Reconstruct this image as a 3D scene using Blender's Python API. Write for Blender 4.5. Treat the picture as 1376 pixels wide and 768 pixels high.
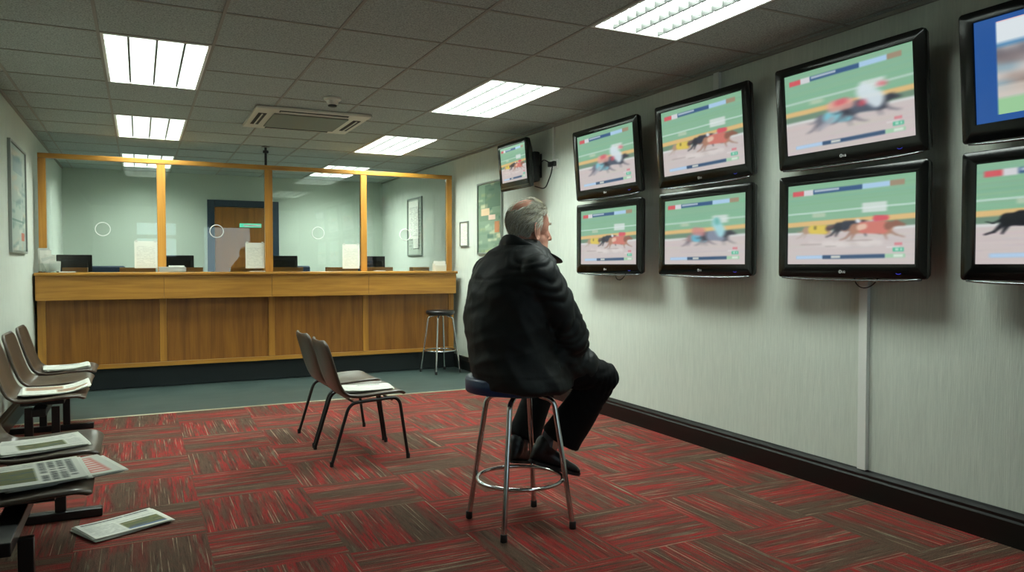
import bpy, bmesh, math, random
import numpy as np
from mathutils import Vector, Matrix, noise
for o in list(bpy.data.objects): bpy.data.objects.remove(o)
S = bpy.context.scene; COL = S.collection
PI = math.pi; R = math.radians
# ------------------------------------------------------------------ camera
H = 1.32; FPX = 1013.0
cd = bpy.data.cameras.new('camera'); cam = bpy.data.objects.new('camera', cd); COL.objects.link(cam)
cd.sensor_width = 36; cd.lens = 36*FPX/1376; cd.clip_start = .05; cd.clip_end = 100
yaw = R(26.3); pit = math.atan(29/FPX)
cam.location = (0, 0, H); cam.rotation_euler = (PI/2-pit, 0, -yaw)
S.camera = cam
# ------------------------------------------------------------------ world, exposure
w = bpy.data.worlds.new('world'); S.world = w; w.use_nodes = True
w.node_tree.nodes['Background'].inputs[0].default_value = (.72, .9, 1, 1)
w.node_tree.nodes['Background'].inputs[1].default_value = 3.0
S.view_settings.view_transform = 'Standard'; S.view_settings.look = 'None'
S.view_settings.gamma = 1; S.view_settings.use_curve_mapping = False
S.view_settings.exposure = 0.0
LIGHT = 48.0                      # strength of the ceiling light panels
LIGHTCOL = (.88, 1.0, .93)
SCREEN = 1.03
# ------------------------------------------------------------------ helpers
def lin(c):
    c = np.asarray(c, float)/255.
    return np.where(c <= .04045, c/12.92, ((c+.055)/1.055)**2.4)
def L4(c): return tuple(float(v) for v in lin(c)) + (1,)
def tag(o, label=None, cat=None, group=None, kind=None):
    if label: o['label'] = label
    if cat: o['category'] = cat
    if group: o['group'] = group
    if kind: o['kind'] = kind
    return o
def empty(name, loc=(0,0,0), rot=(0,0,0), label=None, cat=None, group=None):
    o = bpy.data.objects.new(name, None); COL.objects.link(o)
    o.empty_display_size = .1; o.location = loc; o.rotation_euler = rot
    return tag(o, label, cat, group)
def children(o): return [c for c in COL.objects if c.parent == o]
def copy_tree(o, parent=None):
    c = o.copy(); COL.objects.link(c); c.parent = parent
    for ch in children(o): copy_tree(ch, c)
    return c
class MB:
    def __init__(s): s.bm = bmesh.new()
    def verts(s, vs): return [s.bm.verts.new(v) for v in vs]
    def face(s, vs):
        try: return s.bm.faces.new(vs)
        except ValueError: return None
    def box(s, a, b, bev=0, seg=2, m=None):
        x0,y0,z0 = a; x1,y1,z1 = b
        t = bmesh.new()
        v = [t.verts.new(p) for p in ((x0,y0,z0),(x1,y0,z0),(x1,y1,z0),(x0,y1,z0),(x0,y0,z1),(x1,y0,z1),(x1,y1,z1),(x0,y1,z1))]
        for f in ((0,3,2,1),(4,5,6,7),(0,1,5,4),(1,2,6,5),(2,3,7,6),(3,0,4,7)): t.faces.new([v[i] for i in f])
        bmesh.ops.recalc_face_normals(t, faces=t.faces)
        if bev: bmesh.ops.bevel(t, geom=list(t.edges), offset=bev, segments=seg, profile=.5, affect='EDGES')
        s.merge(t, m); return s
    def merge(s, t, m=None):
        if m is not None: bmesh.ops.transform(t, matrix=m, verts=t.verts)
        me = bpy.data.meshes.new('tmp'); t.to_mesh(me); t.free(); s.bm.from_mesh(me); bpy.data.meshes.remove(me)
    def tube(s, pts, r, n=10, closed=False, cap=True):
        pts = [Vector(p) for p in pts]; N = len(pts)
        rs = r if isinstance(r, (list, tuple)) else [r]*N
        rings = []; up = None
        for i, p in enumerate(pts):
            if closed: d = pts[(i+1)%N]-pts[i-1]
            else: d = pts[min(i+1,N-1)]-pts[max(i-1,0)]
            d.normalize()
            if up is None:
                up = Vector((0,0,1)) if abs(d.z) < .9 else Vector((1,0,0))
            u = (up - d*up.dot(d)).normalized(); up = u; v = d.cross(u)
            rings.append([s.bm.verts.new(p + (u*math.cos(2*PI*k/n)+v*math.sin(2*PI*k/n))*rs[i]) for k in range(n)])
        M = N if closed else N-1
        for i in range(M):
            a, b = rings[i], rings[(i+1)%N]
            off = 0
            if closed and i == N-1:
                off = min(range(n), key=lambda o: (b[o].co-a[0].co).length)
            for k in range(n): s.face([a[k], a[(k+1)%n], b[(k+1+off)%n], b[(k+off)%n]])
        if cap and not closed: s.face(rings[0][::-1]); s.face(rings[-1])
        return s
    def lathe(s, prof, c=(0,0,0), n=32, m=None):
        t = bmesh.new(); rings = []
        for r, z in prof:
            rings.append([t.verts.new((c[0]+r*math.cos(2*PI*k/n), c[1]+r*math.sin(2*PI*k/n), c[2]+z)) for k in range(n)])
        for a, b in zip(rings, rings[1:]):
            for k in range(n): t.faces.new([a[k], a[(k+1)%n], b[(k+1)%n], b[k]])
        t.faces.new(rings[0][::-1]); t.faces.new(rings[-1])
        s.merge(t, m); return s
    def loft(s, secs, n=24, cap=True):
        # secs: (centre, u-vector, v-vector)
        rings = []
        for c, u, v in secs:
            c, u, v = Vector(c), Vector(u), Vector(v)
            rings.append([s.bm.verts.new(c+u*math.cos(2*PI*k/n)+v*math.sin(2*PI*k/n)) for k in range(n)])
        for a, b in zip(rings, rings[1:]):
            for k in range(n): s.face([a[k], a[(k+1)%n], b[(k+1)%n], b[k]])
        if cap: s.face(rings[0][::-1]); s.face(rings[-1])
        return s
    def ell(s, c, r, m=None, n=20):
        t = bmesh.new(); bmesh.ops.create_uvsphere(t, u_segments=n, v_segments=n//2+2, radius=1)
        mm = Matrix.Translation(c) @ (m if m is not None else Matrix.Identity(4)) @ Matrix.Diagonal((r[0],r[1],r[2],1))
        s.merge(t, mm); return s
    def cap_limb(s, pts, rs, n=20):
        # tapered limb with round ends, through points
        P = [Vector(p) for p in pts]
        s.tube(P, list(rs), n)
        for p, r in zip(P, rs): s.ell(p, (r,r,r), n=16)
        return s
    def build(s, name, mat, parent=None, smooth=False, loc=None, mods=(), autos=None):
        bmesh.ops.recalc_face_normals(s.bm, faces=s.bm.faces)
        me = bpy.data.meshes.new(name); s.bm.to_mesh(me); s.bm.free()
        if mat is not None: me.materials.append(mat)
        if smooth or autos:
            me.polygons.foreach_set('use_smooth', [True]*len(me.polygons))
        if autos: me.set_sharp_from_angle(angle=R(autos))
        o = bpy.data.objects.new(name, me); COL.objects.link(o); o.parent = parent
        if loc: o.location = loc
        for typ, kw in mods:
            md = o.modifiers.new(typ.lower(), typ)
            for k, v in kw.items(): setattr(md, k, v)
        return o
def arc_pts(pts, r, seg=6):
    """polyline with rounded corners"""
    P = [Vector(p) for p in pts]; out = [P[0]]
    for i in range(1, len(P)-1):
        a = (P[i-1]-P[i]); b = (P[i+1]-P[i]); rr = min(r, a.length*.49, b.length*.49)
        a.normalize(); b.normalize(); p0 = P[i]+a*rr; p1 = P[i]+b*rr
        for k in range(seg+1):
            t = k/seg; out.append(p0*(1-t)**2 + P[i]*2*t*(1-t) + p1*t*t)
    out.append(P[-1]); return out
# ------------------------------------------------------------------ materials
def mat(name, col, rough=.5, metal=0, spec=.5, bump=None, noisecol=None, coat=0, emis=None, wave=None):
    m = bpy.data.materials.new(name); m.use_nodes = True; nt = m.node_tree; N = nt.nodes; Lk = nt.links
    p = N['Principled BSDF']; p.inputs['Base Color'].default_value = L4(col)
    p.inputs['Roughness'].default_value = rough; p.inputs['Metallic'].default_value = metal
    p.inputs['Specular IOR Level'].default_value = spec
    if coat: p.inputs['Coat Weight'].default_value = coat; p.inputs['Coat Roughness'].default_value = .08
    tc = N.new('ShaderNodeTexCoord')
    if noisecol:                       # (scale xyz, colour 2, contrast lo, hi)
        sc, c2, lo, hi = noisecol
        mp = N.new('ShaderNodeMapping'); mp.inputs['Scale'].default_value = sc
        Lk.new(tc.outputs['Object'], mp.inputs[0])
        nz = N.new('ShaderNodeTexNoise'); nz.inputs['Scale'].default_value = 1; nz.inputs['Detail'].default_value = 6; nz.inputs['Roughness'].default_value = .6
        Lk.new(mp.outputs[0], nz.inputs[0])
        cr = N.new('ShaderNodeValToRGB'); cr.color_ramp.elements[0].position = lo; cr.color_ramp.elements[1].position = hi
        cr.color_ramp.elements[0].color = L4(col); cr.color_ramp.elements[1].color = L4(c2)
        Lk.new(nz.outputs[0], cr.inputs[0]); Lk.new(cr.outputs[0], p.inputs['Base Color'])
    if bump:                           # (scale xyz, strength, distance)
        sc, st, di = bump
        mp = N.new('ShaderNodeMapping'); mp.inputs['Scale'].default_value = sc
        Lk.new(tc.outputs['Object'], mp.inputs[0])
        nz = N.new('ShaderNodeTexNoise'); nz.inputs['Scale'].default_value = 1; nz.inputs['Detail'].default_value = 4
        Lk.new(mp.outputs[0], nz.inputs[0])
        b = N.new('ShaderNodeBump'); b.inputs['Strength'].default_value = st; b.inputs['Distance'].default_value = di
        Lk.new(nz.outputs[0], b.inputs['Height']); Lk.new(b.outputs[0], p.inputs['Normal'])
    if emis: p.inputs['Emission Color'].default_value = tuple(emis[0])+(1,); p.inputs['Emission Strength'].default_value = emis[1]
    return m
def attr_mat(name, rough=.6, emit=0, spec=.3, bump=None):
    m = bpy.data.materials.new(name); m.use_nodes = True; nt = m.node_tree; N = nt.nodes; Lk = nt.links
    p = N['Principled BSDF']; a = N.new('ShaderNodeAttribute'); a.attribute_name = 'ink'
    p.inputs['Roughness'].default_value = rough; p.inputs['Specular IOR Level'].default_value = spec
    if emit:
        p.inputs['Base Color'].default_value = (.01,.01,.01,1)
        Lk.new(a.outputs['Color'], p.inputs['Emission Color']); p.inputs['Emission Strength'].default_value = emit
    else: Lk.new(a.outputs['Color'], p.inputs['Base Color'])
    return m
M = {}
M['wall'] = mat('wall_paper', (206,212,200), .75, spec=.25, bump=((170,170,9),.5,.004), noisecol=((90,90,6),(194,201,190),.35,.7))
M['wallx'] = mat('wall_plain', (190,200,186), .8, spec=.2, bump=((90,90,40),.2,.002))
M['ceil'] = mat('ceiling_tile', (184,193,188), .95, spec=.1, bump=((160,160,160),.5,.003), noisecol=((110,110,110),(141,148,143),.40,.62))
M['tbar'] = mat('ceiling_bar', (150,148,138), .6, spec=.2)
M['white_pl'] = mat('white_plastic', (205,203,188), .45)
M['grille'] = mat('grey_grille', (120,124,112), .6, bump=((10,300,10),.5,.004))
M['black_slot'] = mat('black_slot', (22,24,22), .6)
M['lightpan'] = mat('light_diffuser', (240,240,235), .5, emis=(LIGHTCOL, LIGHT))
M['lightpan_left'] = mat('light_diffuser_dim', (240,240,235), .5, emis=(LIGHTCOL, LIGHT*.72))   # left row, dimmed to keep the left side of the room darker
M['lightpan_near'] = mat('light_diffuser_near', (240,240,235), .5, emis=(LIGHTCOL, LIGHT*.55))  # nearest right-hand light, dimmed so the near wall falls darker
M['louvre'] = mat('light_louvre', (225,228,222), .4)
M['blade'] = mat('louvre_blade', (60,62,60), .5)
M['blade2'] = mat('louvre_cross_blade', (120,123,118), .5)
M['black_gloss'] = mat('black_gloss', (7,8,8), .16, spec=.35, coat=.1)
M['black_matt'] = mat('black_matt', (12,13,13), .45)
M['silver'] = mat('silver_edge', (130,135,135), .25, metal=.9)
M['chrome'] = mat('chrome', (205,205,205), .13, metal=1, bump=((40,40,8),.08,.001))
M['rubber'] = mat('rubber', (22,20,19), .7)
M['base'] = mat('black_skirting', (8,10,9), .35, noisecol=((6,1.2,30),(15,17,15),.5,.75))
M['plinth'] = mat('black_plinth', (16,24,26), .5)
M['vinyl'] = mat('grey_vinyl', (70,84,80), .36, spec=.4, noisecol=((2.5,5,1),(54,68,66),.35,.65), bump=((60,60,1),.1,.002))
M['strip'] = mat('metal_strip', (190,185,160), .35, metal=.6)
M['concrete'] = mat('subfloor', (60,60,58), .9)
M['shell'] = mat('brown_plastic', (66,54,44), .33, spec=.5, bump=((260,260,260),.12,.001), noisecol=((7,7,7),(80,70,58),.4,.8))
M['blacksteel'] = mat('black_steel', (14,14,14), .35, spec=.5)
M['blue_vinyl'] = mat('blue_vinyl', (14,46,88), .35, bump=((40,40,40),.1,.002))
M['seat_black'] = mat('black_vinyl', (26,24,26), .3)
M['paper'] = mat('paper', (225,224,214), .8)
M['papergrey'] = mat('grey_paper', (196,198,188), .8)
M['trunk'] = mat('white_trunking', (222,224,218), .4)
M['skin'] = mat('skin', (205,150,128), .5, spec=.4, noisecol=((30,30,30),(190,120,102),.45,.75), bump=((140,140,140),.15,.001))
M['jacket'] = mat('jacket_cloth', (15,20,20), .62, spec=.35, bump=((35,35,35),.25,.006), noisecol=((9,9,9),(20,26,26),.4,.7))
M['trouser'] = mat('trouser_cloth', (9,11,12), .8, spec=.2, bump=((25,25,25),.3,.006))
M['sock'] = mat('grey_sock', (84,88,94), .9, bump=((200,200,30),.4,.002))
M['brow'] = mat('grey_brow', (140,130,112), .8)
M['shoe'] = mat('black_leather', (13,15,19), .42, spec=.5, bump=((40,40,40),.25,.003))
M['sole'] = mat('shoe_sole', (12,12,12), .7)
M['eye'] = mat('eye_white', (220,215,205), .2)
M['frame_grey'] = mat('aluminium_frame', (150,156,150), .35, metal=.7)
M['blueframe'] = mat('dark_blue_paint', (22,44,60), .4)
M['staffdesk'] = mat('grey_laminate', (150,152,145), .5)
M['navy'] = mat('navy_fabric', (22,40,62), .8)
M['sign_reflection'] = mat('sign_reflection', (40,150,110), .4, emis=((.15,.75,.5), .8))  # glow painted in for a mirrored sign, no lamp here
M['led'] = mat('blue_led', (40,40,220), .3, emis=((.1,.1,1), .35))
def wood(name, c1, c2, axis, rough=.38):
    m = bpy.data.materials.new(name); m.use_nodes = True; nt = m.node_tree; N = nt.nodes; Lk = nt.links
    p = N['Principled BSDF']; p.inputs['Roughness'].default_value = rough
    tc = N.new('ShaderNodeTexCoord'); mp = N.new('ShaderNodeMapping')
    sc = {'x': (1.4, 22, 22), 'z': (14, 14, 1.1)}[axis]; mp.inputs['Scale'].default_value = sc
    Lk.new(tc.outputs['Object'], mp.inputs[0])
    nz = N.new('ShaderNodeTexNoise'); nz.inputs['Scale'].default_value = 1; nz.inputs['Detail'].default_value = 7; nz.inputs['Distortion'].default_value = .6
    Lk.new(mp.outputs[0], nz.inputs[0])
    n2 = N.new('ShaderNodeTexNoise'); mp2 = N.new('ShaderNodeMapping'); mp2.inputs['Scale'].default_value = tuple(v*7 if v > 5 else v*2 for v in sc)
    Lk.new(tc.outputs['Object'], mp2.inputs[0]); Lk.new(mp2.outputs[0], n2.inputs[0]); n2.inputs['Scale'].default_value = 1
    mx = N.new('ShaderNodeMath'); mx.operation = 'MULTIPLY_ADD'; mx.inputs[1].default_value = .35
    Lk.new(n2.outputs[0], mx.inputs[0]); Lk.new(nz.outputs[0], mx.inputs[2])
    cr = N.new('ShaderNodeValToRGB'); cr.color_ramp.elements[0].position = .45; cr.color_ramp.elements[1].position = .95
    cr.color_ramp.elements[0].color = L4(c1); cr.color_ramp.elements[1].color = L4(c2)
    Lk.new(mx.outputs[0], cr.inputs[0]); Lk.new(cr.outputs[0], p.inputs['Base Color'])
    return m
M['oak'] = wood('oak_rail', (190,137,55), (144,93,32), 'x')
M['oakz'] = wood('oak_post', (192,136,54), (146,94,32), 'z')
M['veneer'] = wood('veneer_panel', (154,100,36), (110,66,21), 'z')
def glass_mat():
    m = bpy.data.materials.new('clear_glass'); m.use_nodes = True; nt = m.node_tree; N = nt.nodes; Lk = nt.links
    N.remove(N['Principled BSDF']); out = N['Material Output']
    tr = N.new('ShaderNodeBsdfTransparent'); tr.inputs[0].default_value = (.955,.98,.97,1)
    gl = N.new('ShaderNodeBsdfGlossy'); gl.inputs['Roughness'].default_value = .01
    fr = N.new('ShaderNodeFresnel'); fr.inputs[0].default_value = 1.52
    ma = N.new('ShaderNodeMath'); ma.operation = 'MULTIPLY'; ma.inputs[1].default_value = 1.0
    Lk.new(fr.outputs[0], ma.inputs[0])
    mx = N.new('ShaderNodeMixShader'); Lk.new(ma.outputs[0], mx.inputs[0]); Lk.new(tr.outputs[0], mx.inputs[1]); Lk.new(gl.outputs[0], mx.inputs[2])
    Lk.new(mx.outputs[0], out.inputs[0]); return m
M['glass'] = glass_mat()
def carpet_mat():
    m = bpy.data.materials.new('carpet'); m.use_nodes = True; nt = m.node_tree; N = nt.nodes; Lk = nt.links
    p = N['Principled BSDF']; p.inputs['Roughness'].default_value = .95; p.inputs['Specular IOR Level'].default_value = .08
    uv = N.new('ShaderNodeUVMap'); uv.uv_map = 'UVMap'
    def nz(sc, det=4, rough=.6, dist=0):
        mp = N.new('ShaderNodeMapping'); mp.inputs['Scale'].default_value = sc
        Lk.new(uv.outputs[0], mp.inputs[0]); n = N.new('ShaderNodeTexNoise'); n.inputs['Scale'].default_value = 1
        n.inputs['Detail'].default_value = det; n.inputs['Roughness'].default_value = rough; n.inputs['Distortion'].default_value = dist
        Lk.new(mp.outputs[0], n.inputs[0]); return n.outputs[0]
    def ramp(x, stops):
        cr = N.new('ShaderNodeValToRGB'); e = cr.color_ramp.elements
        e[0].position, e[1].position = stops[0][0], stops[-1][0]; e[0].color, e[1].color = stops[0][1], stops[-1][1]
        for q, c in stops[1:-1]: k = e.new(q); k.color = c
        Lk.new(x, cr.inputs[0]); return cr.outputs[0]
    def mix(f, a, b, blend='MIX'):
        mx = N.new('ShaderNodeMix'); mx.data_type = 'RGBA'; mx.blend_type = blend
        if isinstance(f, float): mx.inputs[0].default_value = f
        else: Lk.new(f, mx.inputs[0])
        for s, i in ((a,6),(b,7)):
            if isinstance(s, tuple): mx.inputs[i].default_value = s
            else: Lk.new(s, mx.inputs[i])
        return mx.outputs[2]
    K = lambda c: (c,c,c,1)
    red, dred, olive, grn = L4((146,42,42)), L4((108,44,40)), L4((84,68,56)), L4((112,116,98))
    broad = nz((.8, 6.0, 1), 3, .5, .25)                    # wide bands running along the tile
    mid = nz((2.2, 30, 1), 5, .65)
    base = ramp(broad, [(.40, olive), (.47, dred), (.52, red), (.60, red), (.66, dred), (.74, olive)])
    c = mix(ramp(mid, [(.46, K(0)), (.60, K(.9))]), base, olive)
    c = mix(ramp(nz((2.6, 22, 1), 5, .6, .3), [(.60, K(0)), (.68, K(.6))]), c, grn)
    c = mix(ramp(nz((1.3, 120, 1), 2, .5), [(.63, K(0)), (.66, K(.85))]), c, L4((160,142,120)))   # thin pale yarns
    c = mix(ramp(nz((4, 80, 1), 3, .6), [(.50, K(0)), (.66, K(.7))]), c, L4((60,44,38)))
    c = mix(ramp(nz((16, 60, 1), 4, .7), [(.42, K(0)), (.62, K(.5))]), c, L4((98,70,58)))
    grain = ramp(nz((260, 260, 1), 2, .7), [(.36, K(.42)), (.66, K(1.5))])
    c = mix(1.0, c, grain, 'MULTIPLY')
    Lk.new(c, p.inputs['Base Color'])
    b = N.new('ShaderNodeBump'); b.inputs['Strength'].default_value = .5; b.inputs['Distance'].default_value = .004
    Lk.new(nz((200,260,1),2), b.inputs['Height']); Lk.new(b.outputs[0], p.inputs['Normal'])
    return m
M['carpet'] = carpet_mat()
M['ink'] = attr_mat('printed_paper', .75)
M['screen'] = attr_mat('screen_picture', .18, emit=SCREEN, spec=.4)
M['hair'] = attr_mat('grey_hair', .55)
# ------------------------------------------------------------------ picture painting (flat printed / displayed pictures only)
class Pic:
    def __init__(s, w, h, bg): s.w, s.h = w, h; s.a = np.zeros((h, w, 3)); s.a[:] = bg; s.V, s.U = np.mgrid[0:h, 0:w]; s.U = (s.U+.5)/w; s.V = (s.V+.5)/h
    def put(s, m, c, al=1.): m = (np.clip(m,0,1)*al)[..., None]; s.a = s.a*(1-m)+np.array(c, float)*m
    def rect(s, u0, v0, u1, v1, c, al=1., sl=0.):
        V = s.V - sl*(s.U-.5)
        e = .7/s.w; f = .7/s.h
        m = np.clip((s.U-u0)/e+.5,0,1)*np.clip((u1-s.U)/e+.5,0,1)*np.clip((V-v0)/f+.5,0,1)*np.clip((v1-V)/f+.5,0,1); s.put(m, c, al)
    def caps(s, p0, p1, r0, r1, c, al=1., soft=.008):
        asp = s.h/s.w
        x, y = s.U, s.V*asp; x0,y0,x1,y1 = p0[0], p0[1]*asp, p1[0], p1[1]*asp
        dx, dy = x1-x0, y1-y0; t = np.clip(((x-x0)*dx+(y-y0)*dy)/(dx*dx+dy*dy+1e-9),0,1)
        d = np.hypot(x-x0-t*dx, y-y0-t*dy)-(r0+(r1-r0)*t); s.put(np.clip(.5-d/soft,0,1), c, al)
    def blur(s, n, box=None):
        if n < 1: return
        k = np.ones(2*n+1)/(2*n+1); p = np.pad(s.a, ((0,0),(n,n),(0,0)), 'edge'); c = np.cumsum(np.pad(p, ((0,0),(1,0),(0,0))), 1)
        s.a = (c[:, 2*n+1:]-c[:, :-2*n-1])/(2*n+1)
    def blurv(s, n): s.a = s.a.transpose(1,0,2); s.blur(n); s.a = s.a.transpose(1,0,2)
def pic_mesh(name, pic, X0, dU, dV, mat_, parent, offset=None, W=None):
    """grid of the picture in space: point = X0 + u*dU + v*dV (v down), optional offset(u,v)->vector"""
    h, w = pic.h, pic.w
    u, v = np.meshgrid((np.arange(w+1))/w, (np.arange(h+1))/h)
    P = np.array(X0)[None,None]+u[...,None]*np.array(dU)+v[...,None]*np.array(dV)
    if offset is not None: P = P+offset(u, v)
    idx = np.arange((w+1)*(h+1)).reshape(h+1, w+1)
    F = np.stack([idx[:-1,:-1], idx[1:,:-1], idx[1:,1:], idx[:-1,1:]], -1).reshape(-1,4)
    me = bpy.data.meshes.new(name); me.vertices.add(len(P.reshape(-1,3))); me.vertices.foreach_set('co', P.reshape(-1))
    me.loops.add(F.size); me.loops.foreach_set('vertex_index', F.reshape(-1)); me.polygons.add(len(F))
    me.polygons.foreach_set('loop_start', np.arange(0, F.size, 4)); me.polygons.foreach_set('loop_total', np.full(len(F), 4)); me.update(calc_edges=True)
    at = me.attributes.new('ink', 'FLOAT_COLOR', 'FACE'); C = np.ones((h*w, 4)); C[:, :3] = lin(pic.a.reshape(-1,3)); at.data.foreach_set('color', C.reshape(-1).astype(np.float32))
    me.polygons.foreach_set('use_smooth', [True]*len(F)); me.materials.append(mat_)
    o = bpy.data.objects.new(name, me); COL.objects.link(o); o.parent = parent; return o
# ------------------------------------------------------------------ room
XL, XR, YR, YB, ZC = -.96, 3.66, -1.6, 12.3, 2.68
YE = 7.32                                          # where the carpet ends
def struct(mb, name, m, **k): return tag(mb.build(name, m, **k), kind='structure')
struct(MB().box((XL-.1,YR-.1,-.15),(XR+.1,YB+.1,-.008)), 'floor', M['vinyl'])
# carpet tiles, each quarter-turned against its neighbour
T = .57; bm = bmesh.new(); uvl = bm.loops.layers.uv.new('UVMap'); rnd = random.Random(3)
for i in range(-3, 8):
    for j in range(-10, 8):
        x0, y0 = .28+i*T, 3.96+j*T; x1, y1 = min(x0+T, XR), min(y0+T, YE); x0c, y0c = max(x0, XL), max(y0, YR)
        if x0c >= x1 or y0c >= y1: continue
        vs = [bm.verts.new(p) for p in ((x0c,y0c,0),(x1,y0c,0),(x1,y1,0),(x0c,y1,0))]; f = bm.faces.new(vs)
        ou, ov = rnd.random()*60, rnd.random()*60
        for l in f.loops:
            a, b = l.vert.co.x-x0, l.vert.co.y-y0
            l[uvl].uv = (b+ou, a+ov) if (i+j) % 2 == 0 else (a+ou, b+ov)
t = MB(); t.bm.free(); t.bm = bm
struct(t, 'floor', M['carpet'], mods=[('SOLIDIFY', dict(thickness=.007, offset=-1))])
struct(MB().box((XL,YE,-.008),(XR,YE+.035,.004), .002), 'trim_1', M['strip'])
struct(MB().box((XR,YR-.1,0),(XR+.1,YB+.1,ZC+.15)), 'wall_right', M['wall'])
struct(MB().box((XL-.1,YR-.1,0),(XL,YB+.1,ZC+.15)), 'wall_left', M['wall'])
struct(MB().box((XL,YB,0),(XR,YB+.1,ZC+.15)), 'wall_back', M['wallx'])
# rear wall (behind the viewpoint): shop front, seen mirrored in the counter glass
DX0, DX1, WZ = 1.28, 2.62, 2.42
mb = MB(); mb.box((XL,YR-.1,0),(DX0,YR,1.45)); mb.box((XL,YR-.1,2.36),(DX0,YR,ZC+.15)); mb.box((XL,YR-.1,1.45),(-.1,YR,2.36)); mb.box((.86,YR-.1,1.45),(DX0,YR,2.36))
mb.box((DX0,YR-.1,WZ),(DX1,YR,ZC+.15)); mb.box((DX1,YR-.1,0),(XR,YR,ZC+.15)); struct(mb, 'wall_rear', M['wallx'])
mb = MB(); mb.box((-.1,YR-.09,1.45),(-.04,YR-.02,2.36)); mb.box((.80,YR-.09,1.45),(.86,YR-.02,2.36)); mb.box((-.04,YR-.09,1.45),(.8,YR-.02,1.51)); mb.box((-.04,YR-.09,2.3),(.8,YR-.02,2.36)); mb.box((-.04,YR-.09,1.93),(.8,YR-.02,2.02))
wf = struct(mb, 'window_1', M['white_pl']); MB().box((-.04,YR-.06,1.51),(.8,YR-.05,2.3)).build('window_pane', M['glass'], wf)
mb = MB(); mb.box((DX0,YR-.09,0),(DX0+.14,YR-.02,WZ)); mb.box((DX1-.14,YR-.09,0),(DX1,YR-.02,WZ)); mb.box((DX0+.14,YR-.09,WZ-.2),(DX1-.14,YR-.02,WZ)); mb.box((DX0+.14,YR-.09,0),(DX1-.14,YR-.02,.25))
df = struct(mb, 'door_1', M['white_pl']); MB().box((DX0+.14,YR-.06,.25),(DX1-.14,YR-.05,WZ-.2)).build('door_pane', M['glass'], df)
# baseboards
def baseboard(name, side, y0, y1):
    prof = [(0,0),(.024,0),(.024,.115),(.018,.125),(.018,.14),(.010,.155),(.006,.165),(0,.165)]
    mb = MB(); s = -1 if side == 'r' else 1; X = XR if side == 'r' else XL
    r = [[mb.bm.verts.new((X+s*a, y, z)) for a, z in prof] for y in (y0, y1)]
    n = len(prof)
    for k in range(n): mb.face([r[0][k], r[0][(k+1)%n], r[1][(k+1)%n], r[1][k]])
    mb.face(r[0]); mb.face(r[1][::-1]); return struct(mb, name, M['base'])
baseboard('baseboard_right', 'r', YR, YB); baseboard('baseboard_left', 'l', YR, YB)
# ------------------------------------------------------------------ ceiling: tiles with openings for the lights
TX = [XL] + [-.20+.63*k for k in range(-1, 7)] + [XR]; TX = sorted(set(round(v,3) for v in TX if XL <= v <= XR))
TY = [YR] + [2.37+.67*k for k in range(-5, 15)] + [YB]; TY = sorted(set(round(v,3) for v in TY if YR <= v <= YB))
LIGHTS = [(-.20,5.05),(-.20,7.73),(-.20,10.41),(2.32,2.37),(2.32,5.05),(2.32,7.73),(2.32,10.41)]
mb = MB()
for a, b in zip(TX, TX[1:]):
    for c, d in zip(TY, TY[1:]):
        if any(lx-.01 < a < lx+.6 and ly-.01 < c < ly+1.3 for lx, ly in LIGHTS): continue
        mb.box((a,c,ZC),(b,d,ZC+.015))
ceil = struct(mb, 'ceiling', M['ceil'])
mb = MB()
for x in TX[1:-1]:
    ys = [(YR, YB)]
    mb.box((x-.009,YR,ZC-.004),(x+.009,YB,ZC))
for y in TY[1:-1]:
    for a, b in zip(TX, TX[1:]):
        if any(lx-.01 < a < lx+.6 and ly+.1 < y < ly+1.2 for lx, ly in LIGHTS): continue
        mb.box((a+.009,y-.009,ZC-.004),(b-.009,y+.009,ZC))
mb.build('ceiling_grid', M['tbar'], ceil)
mb = MB(); mb.box((XL,YR,ZC-.02),(XL+.02,YB,ZC)); struct(mb, 'trim_2', M['tbar']); mb = MB(); mb.box((XR-.02,YR,ZC-.02),(XR,YB,ZC)); struct(mb, 'trim_3', M['tbar'])
struct(MB().box((XL,YR,ZC+.12),(XR,YB,ZC+.15)), 'ceiling', M['concrete'])
llabels = ['large bright recessed ceiling light at upper left, nearest of the left row',
 'second recessed ceiling light of the left row, between the largest and the glass screen','left row ceiling light furthest away, just above the wooden screen rail',
 'big recessed louvred ceiling light at top right above the televisions','recessed ceiling light in front of the small corner television, right row',
 'right row recessed ceiling light beside the air conditioning cassette','right row ceiling light furthest away, just above the wooden screen rail']
def make_light(pan='lightpan'):
    t = empty('ceiling_light'); W, Lh = .63, 1.34
    mb = MB(); e = .018
    for a, b in (((e*.5,e*.5,-.006),(W-e*.5,e*1.5,.06)),((e*.5,Lh-e*1.5,-.006),(W-e*.5,Lh-e*.5,.06)),((e*.5,e*1.5,-.006),(e*1.5,Lh-e*1.5,.06)),((W-e*1.5,e*1.5,-.006),(W-e*.5,Lh-e*1.5,.06))): mb.box(a, b)
    mb.build('light_frame', M['louvre'], t)
    MB().box((.028,.028,.045),(W-.028,Lh-.028,.055)).build('diffuser', M[pan], t)
    mb = MB(); n1 = 17; xs = [W*k/4 for k in range(5)]; ys_ = [Lh*k/16 for k in range(17)]
    for x in xs[1:4]: mb.box((x-.006,.028,.0),(x+.006,Lh-.028,.036))
    mb.build('divider', M['blade'], t); mb = MB(); mb.box((.028,.028,.006),(.030,Lh-.028,.036))
    for y in ys_[1:-1]: mb.box((.028,y-.0012,.006),(W-.028,y+.0012,.036))
    bmesh.ops.remove_doubles(mb.bm, verts=mb.bm.verts, dist=1e-6)
    mb.build('louvre', M['blade2'], t); return t
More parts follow.
